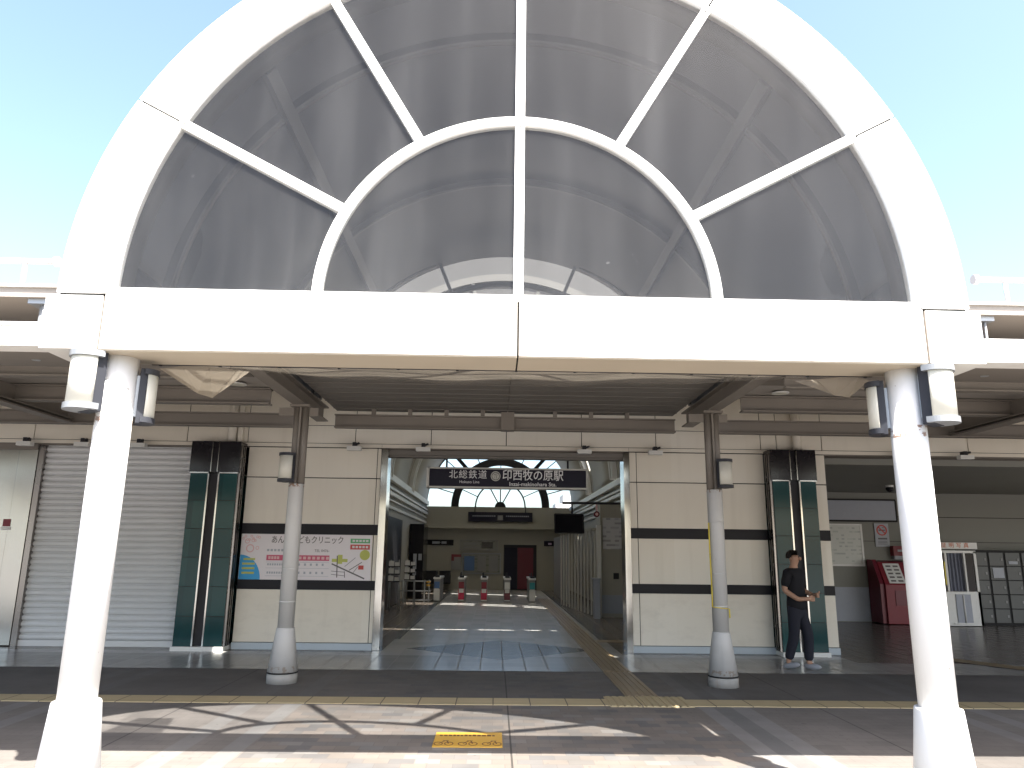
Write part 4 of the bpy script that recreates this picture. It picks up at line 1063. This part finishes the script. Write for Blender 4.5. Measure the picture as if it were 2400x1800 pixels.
# ------------------------------------------------------------------ alcove contents
bs = wthing('blank_signboard', 'long blank grey signboard high on the alcove wall', 'sign', (9.2, 19.05, 2.5))
bm = BM(); box(bm, 7.6, 10.22, 19.03, 19.084, 2.50, 2.99); part('face', bm, M['dado'], bs)
bm = BM(); box(bm, 7.6, 10.25, 19.02, 19.086, 2.992, 3.03); box(bm, 7.6, 10.25, 19.02, 19.086, 2.455, 2.498); box(bm, 10.222, 10.26, 19.02, 19.085, 2.498, 2.992); part('frame', bm, M['lockerd'], bs)
mp = wthing('map_poster', 'large pale area map in a white frame on the alcove wall', 'poster', (8.9, 19.05, 1.4))
bm = BM(); box(bm, 7.9, 9.28, 19.06, 19.084, 1.40, 2.36); part('sheet', bm, M['print_map'], mp)
bm = BM(); box(bm, 7.86, 9.33, 19.05, 19.084, 1.35, 1.398); box(bm, 7.86, 9.33, 19.05, 19.084, 2.362, 2.40); box(bm, 9.282, 9.33, 19.05, 19.0845, 1.398, 2.362); part('frame', bm, M['offwhite'], mp)
ns = wthing('no_smoking_sign', 'white no smoking notice with a red ring beside the area map', 'sign', (9.85, 19.05, 1.85))
bm = BM(); box(bm, 9.66, 10.02, 19.07, 19.085, 1.84, 2.42); part('sheet', bm, M['lgrey_ink'], ns)
bm = BM(); arc(bm, 9.84, 2.25, .105, .135, 0, 2*PI, 19.06, 19.069, 28); strip(bm, 9.84, 2.25, R(-45), -.11, .11, .028, 19.061, 19.068); part('red_ring', bm, M['red_ink'], ns)
bm = BM(); box(bm, 9.76, 9.90, 19.064, 19.0685, 2.235, 2.265); box(bm, 9.91, 9.93, 19.064, 19.0685, 2.235, 2.265); arc(bm, 9.88, 2.30, .02, .03, 0, PI, 19.064, 19.0685, 8); box(bm, 9.73, 9.96, 19.064, 19.0685, 2.02, 2.06)
for k in range(3): box(bm, 9.72, 9.96, 19.064, 19.0685, 1.90+.035*k, 1.912+.035*k)
part('cigarette_print', bm, M['grey_ink'], ns)
rm = wthing('red_machine', 'red self service machine with a sloping panel of dark buttons', 'machine', (9.9, 18.6, 0))
bm = BM(); prism_x(bm, [(18.4, .02), (18.4, .93), (18.72, 1.46), (19.04, 1.50), (19.04, .02)], 9.50, 10.28); part('cabinet', bm, M['red'], rm, .01)
bm = BM(); prism_x(bm, [(18.46, .03), (18.46, .95), (18.76, 1.52), (19.03, 1.52), (19.03, .03)], 9.40, 9.499); part('side_panel', bm, M['darkred'], rm)
d = Vector((0, .32, .53)).normalized(); nrm = Vector((0, -d.z, d.y))
def slope(x0, x1, s0, s1, h):
    bm = BM(); o = Vector((0, 18.4, .93)); q = []
    for hh in (.003, h):
        for (x, s_) in ((x0, s0), (x1, s0), (x1, s1), (x0, s1)):
            p = o+d*s_+nrm*hh; q.append(bm.verts.new((x, p.y, p.z)))
    bm.faces.new(q[:4][::-1]); bm.faces.new(q[4:])
    for i in range(4): bm.faces.new((q[i], q[(i+1) % 4], q[4+(i+1) % 4], q[4+i]))
    return bm
part('panel', slope(9.62, 10.02, .04, .58, .012), M['paper'], rm)
for i in range(5):
    for j in range(2): part('button', slope(9.67+.18*j, 9.79+.18*j, .08+.1*i, .12+.1*i, .02), M['grey_ink'], rm)
bm = BM(); box(bm, 9.72, 10.06, 18.385, 18.399, .45, .80); part('tray_door', bm, M['darkred'], rm)
rs = wthing('red_wall_sign', 'small red sign box with a white mark above the red machine', 'sign', (10.2, 19.05, 1.5))
bm = BM(); box(bm, 10.06, 10.40, 18.9, 19.08, 1.62, 1.86); part('box', bm, M['red'], rs)
bm = BM(); box(bm, 10.16, 10.30, 18.893, 18.899, 1.72, 1.77); box(bm, 10.08, 10.38, 18.92, 19.07, 1.53, 1.618); part('white_mark', bm, M['lgrey_ink'], rs)
cm = wthing('ceiling_camera', 'small dome camera on the alcove ceiling', 'camera', (9.0, 17, 3.15))
bm = BM(); lathe(bm, 9.05, 17, [(.02, 3.04), (.06, 3.06), (.08, 3.1), (.08, 3.15)], 20); part('dome', bm, M['tv'], cm)
bm = BM(); lathe(bm, 9.05, 17, [(.09, 3.151), (.09, 3.199)], 20); part('mount', bm, M['offwhite'], cm)
pb = wthing('photo_booth', 'white photo booth with an orange lettered header and a blue grey curtain', 'photo booth', (11.4, 18.6, 0))
bm = BM(); box(bm, 10.9, 11.92, 18.15, 18.22, .02, .80); box(bm, 11.86, 11.92, 18.15, 19.05, .02, 1.74); box(bm, 10.9, 11.92, 18.15, 19.05, 1.70, 1.76); box(bm, 11.14, 11.19, 18.14, 18.2, .80, 1.70); box(bm, 11.60, 11.64, 18.14, 18.2, .8, 1.70); box(bm, 10.9, 11.92, 18.8, 19.05, .02, 1.70); part('body', bm, M['offwhite'], pb)
bm = BM(); box(bm, 10.88, 11.94, 18.10, 18.3, 1.80, 1.95); part('header', bm, M['offwhite'], pb)
bm = BM()
for k, ch in enumerate('証明写真'): text_bm(bm, ch, .13, 11.13+.18*k, 18.095, 1.875)
part('lettering', bm, M['orange'], pb)
bm = BM(); n = 14
A = [bm.verts.new((11.2+.4*i/n, 18.22+.02*math.sin(i*2.1), .81)) for i in range(n+1)]; B = [bm.verts.new((11.2+.4*i/n, 18.22+.02*math.sin(i*2.1), 1.70)) for i in range(n+1)]
for i in range(n): bm.faces.new((A[i], A[i+1], B[i+1], B[i]))
part('curtain', bm, M['curtain'], pb)
bm = BM(); box(bm, 11.645, 11.855, 18.17, 18.19, .81, 1.69); part('dark_window', bm, M['tv'], pb)
bm = BM(); box(bm, 11.3, 11.66, 18.13, 18.149, .06, .74); part('opening', bm, M['dado'], pb)
bm = BM(); cyl(bm, (11.48, 18.125, .08), (11.48, 18.125, .72), .02, n=8); box(bm, 11.2, 11.66, 18.11, 18.129, .06, .09); part('stool', bm, M['offwhite'], pb)
bm = BM(); box(bm, 11.10, 11.13, 18.13, 18.149, .95, 1.5); part('yellow_strip', bm, M['tape'], pb)
lk = wthing('locker_bank', 'dark grey coin locker bank against the alcove wall', 'lockers', (13.2, 18.8, 0))
bm = BM(); box(bm, 12.05, 14.6, 18.5, 19.08, .005, 1.78); part('carcass', bm, M['lockerd'], lk)
for i in range(6):
    for j in range(5):
        bm = BM(); x0_ = 12.10+.41*i; z0_ = .07+.335*j; box(bm, x0_, x0_+.35, 18.48, 18.499, z0_, z0_+.31); dd = part('door', bm, M['locker'], lk)
        bm = BM(); box(bm, x0_+.28, x0_+.32, 18.47, 18.479, z0_+.12, z0_+.18); obj('lock', bm, M['grey'], dd)
bm = BM(); box(bm, 12.56, 12.83, 18.465, 18.477, 1.12, 1.36); part('price_notice', bm, M['lgrey_ink'], lk)
bm = BM(); box(bm, 12.98, 13.2, 18.465, 18.477, 1.45, 1.52); part('price_notice', bm, M['lgrey_ink'], lk)

rm.location.x -= .04; rs.location.x -= .05; pb.location.x -= .31; lk.location.x -= .37

# ------------------------------------------------------------------ far building seen through the lunette
fb = wthing('far_apartments', 'pale stepped block far beyond the lunette window', 'building', (15, 150, 0))
bm = BM(); box(bm, 12, 18, 150, 158, 0, 11.2); box(bm, 13.5, 18, 150.2, 158, 11.2, 13); part('block', bm, M['fardist'], fb)
bm = BM()
for k in range(5):
    for j in range(3): box(bm, 12.4+1.1*k, 13.0+1.1*k, 149.95, 149.99, 2+3*j, 3.3+3*j)
part('windows', bm, M['dado'], fb)

# ------------------------------------------------------------------ person
def skin_mesh(name, verts, edges, root, mat, parent, sub=2, off=(0, 0, 0)):
    me = bpy.data.meshes.new(name+'_cage'); me.from_pydata([v[:3] for v in verts], edges, []); me.update()
    o = bpy.data.objects.new(name+'_cage', me); COL.objects.link(o)
    m_ = o.modifiers.new('skin', 'SKIN'); m_.use_smooth_shade = True
    for i, v in enumerate(verts):
        sv = me.skin_vertices[0].data[i]; rr = v[3] if isinstance(v[3], tuple) else (v[3], v[3]); sv.radius = rr; sv.use_root = (i == root)
    ss = o.modifiers.new('sub', 'SUBSURF'); ss.levels = sub; ss.render_levels = sub
    dg = bpy.context.evaluated_depsgraph_get(); ev = bpy.data.meshes.new_from_object(o.evaluated_get(dg))
    bpy.data.objects.remove(o); ev.name = name; ev.materials.clear(); ev.materials.append(mat)
    for p_ in ev.polygons: p_.use_smooth = True
    ob = bpy.data.objects.new(name, ev); COL.objects.link(ob); ob.parent = parent
    return ob
# local frame: faces -y, feet at z=0, height 1.66
per = thing('person', 'person in a black top and dark trousers standing before the right green pier', 'person', (4.42, 11.2, .006), R(38))
bv = [(0, .01, .90, (.13, .10)), (0, .0, 1.05, (.125, .095)), (0, .0, 1.22, (.15, .105)), (0, .01, 1.35, (.13, .09)), (0, .015, 1.42, .055), (0, -.005, 1.48, .052), (0, -.015, 1.545, (.072, .088)), (0, -.01, 1.605, (.068, .085)),
      (.165, .01, 1.345, .058), (.215, .03, 1.10, .043), (.17, -.17, 1.02, .036), (.10, -.27, 1.04, .028),
      (-.165, .01, 1.345, .058), (-.23, .05, 1.10, .043), (-.20, -.14, .98, .036), (-.12, -.25, .99, .028),
      (.09, .0, .82, .085), (.10, -.09, .48, .056), (.10, -.085, .30, .052), (.10, -.07, .08, .04), (.10, -.19, .035, .036),
      (-.09, .0, .82, .085), (-.10, .01, .47, .056), (-.10, .07, .28, .052), (-.10, .14, .09, .038), (-.10, .05, .033, .034)]
be = [(0, 1), (1, 2), (2, 3), (3, 4), (4, 5), (5, 6), (6, 7), (3, 8), (8, 9), (9, 10), (10, 11), (3, 12), (12, 13), (13, 14), (14, 15), (0, 16), (16, 17), (17, 18), (18, 19), (19, 20), (0, 21), (21, 22), (22, 23), (23, 24), (24, 25)]
# fingers
for (wi, sx) in ((11, 1), (15, -1)):
    wx, wy, wz = bv[wi][:3]
    for k, ln in enumerate((.055, .065, .062, .05)):
        i0 = len(bv); oz = (k-1.5)*.017
        bv.append((wx-sx*.035, wy-.045, wz-oz, .0125)); bv.append((wx-sx*(.045+ln*.5), wy-.06, wz-oz, .0095)); bv.append((wx-sx*(.05+ln*.8), wy-.045, wz-oz*1.1, .008))
        be += [(wi, i0), (i0, i0+1), (i0+1, i0+2)]
    i0 = len(bv); bv.append((wx-sx*.01, wy-.04, wz+.035, .013)); bv.append((wx-sx*.035, wy-.06, wz+.05, .0095)); be += [(wi, i0), (i0, i0+1)]
body = skin_mesh('body', bv, be, 0, M['skin'], per)
bm = BM()
for s_ in (-1, 1):
    cyl(bm, (s_*.030, -.098, 1.572), (s_*.030, -.104, 1.572), .010, n=10)
box(bm, -.025, .025, -.103, -.098, 1.520, 1.527)
obj('face_features', bm, M['hair'], body)
bm = BM(); bmesh.ops.create_icosphere(bm, subdivisions=2, radius=.02, matrix=Matrix.Translation((0, -.105, 1.547)) @ Matrix.Diagonal((.7, 1, 1.3, 1)))
for s_ in (-1, 1): bmesh.ops.create_icosphere(bm, subdivisions=2, radius=.024, matrix=Matrix.Translation((s_*.078, .0, 1.553)) @ Matrix.Diagonal((.4, .8, 1.3, 1)))
obj('nose_and_ears', bm, M['skin'], body)
bm = BM(); bmesh.ops.create_icosphere(bm, subdivisions=4, radius=1, matrix=Matrix.Translation((0, .008, 1.585)) @ Matrix.Diagonal((.089, .108, .088, 1)))
for v in bm.verts:
    k = 1+.05*math.sin(v.co.x*170)*math.cos(v.co.y*140+v.co.z*90); v.co = Vector((0, .008, 1.585))+(v.co-Vector((0, .008, 1.585)))*k
kill = [v for v in bm.verts if (v.co.y < -.03 and v.co.z < 1.632) or v.co.z < 1.545]
bmesh.ops.delete(bm, geom=kill, context='VERTS')
hr = obj('hair', bm, M['hair'], per)
sv = [(0, .01, .80, (.176, .142)), (0, .0, .90, (.174, .140)), (0, .0, 1.07, (.158, .125)), (0, .0, 1.22, (.166, .12)), (0, .01, 1.36, (.135, .10)), (0, .015, 1.415, .066),
      (.168, .01, 1.345, .075), (.21, .028, 1.13, .064), (-.168, .01, 1.345, .075), (-.226, .045, 1.13, .064)]
skin_mesh('shirt', sv, [(0, 1), (1, 2), (2, 3), (3, 4), (4, 5), (4, 6), (6, 7), (4, 8), (8, 9)], 0, M['shirt'], per)
tvv = [(0, .01, 1.0, (.138, .105)), (0, .01, .90, (.150, .118)), (.092, 0, .76, .098), (.103, -.09, .47, .080), (.10, -.07, .10, .068), (-.092, .0, .76, .098), (-.103, .01, .46, .080), (-.10, .13, .12, .066)]
skin_mesh('trousers', tvv, [(0, 1), (1, 2), (2, 3), (3, 4), (1, 5), (5, 6), (6, 7)], 1, M['trouser'], per)
for xx, yy, zz, tilt in ((.10, -.12, .045, 0), (-.10, .09, .052, R(-12))):
    bm = BM(); mt = Matrix.Translation((xx, yy, zz)) @ Matrix.Rotation(tilt, 4, 'X') @ Matrix.Diagonal((.048, .135, .045, 1))
    bmesh.ops.create_icosphere(bm, subdivisions=3, radius=1, matrix=mt)
    sh = obj('shoe', bm, M['shoe'], per)
    for p_ in sh.data.polygons: p_.use_smooth = True
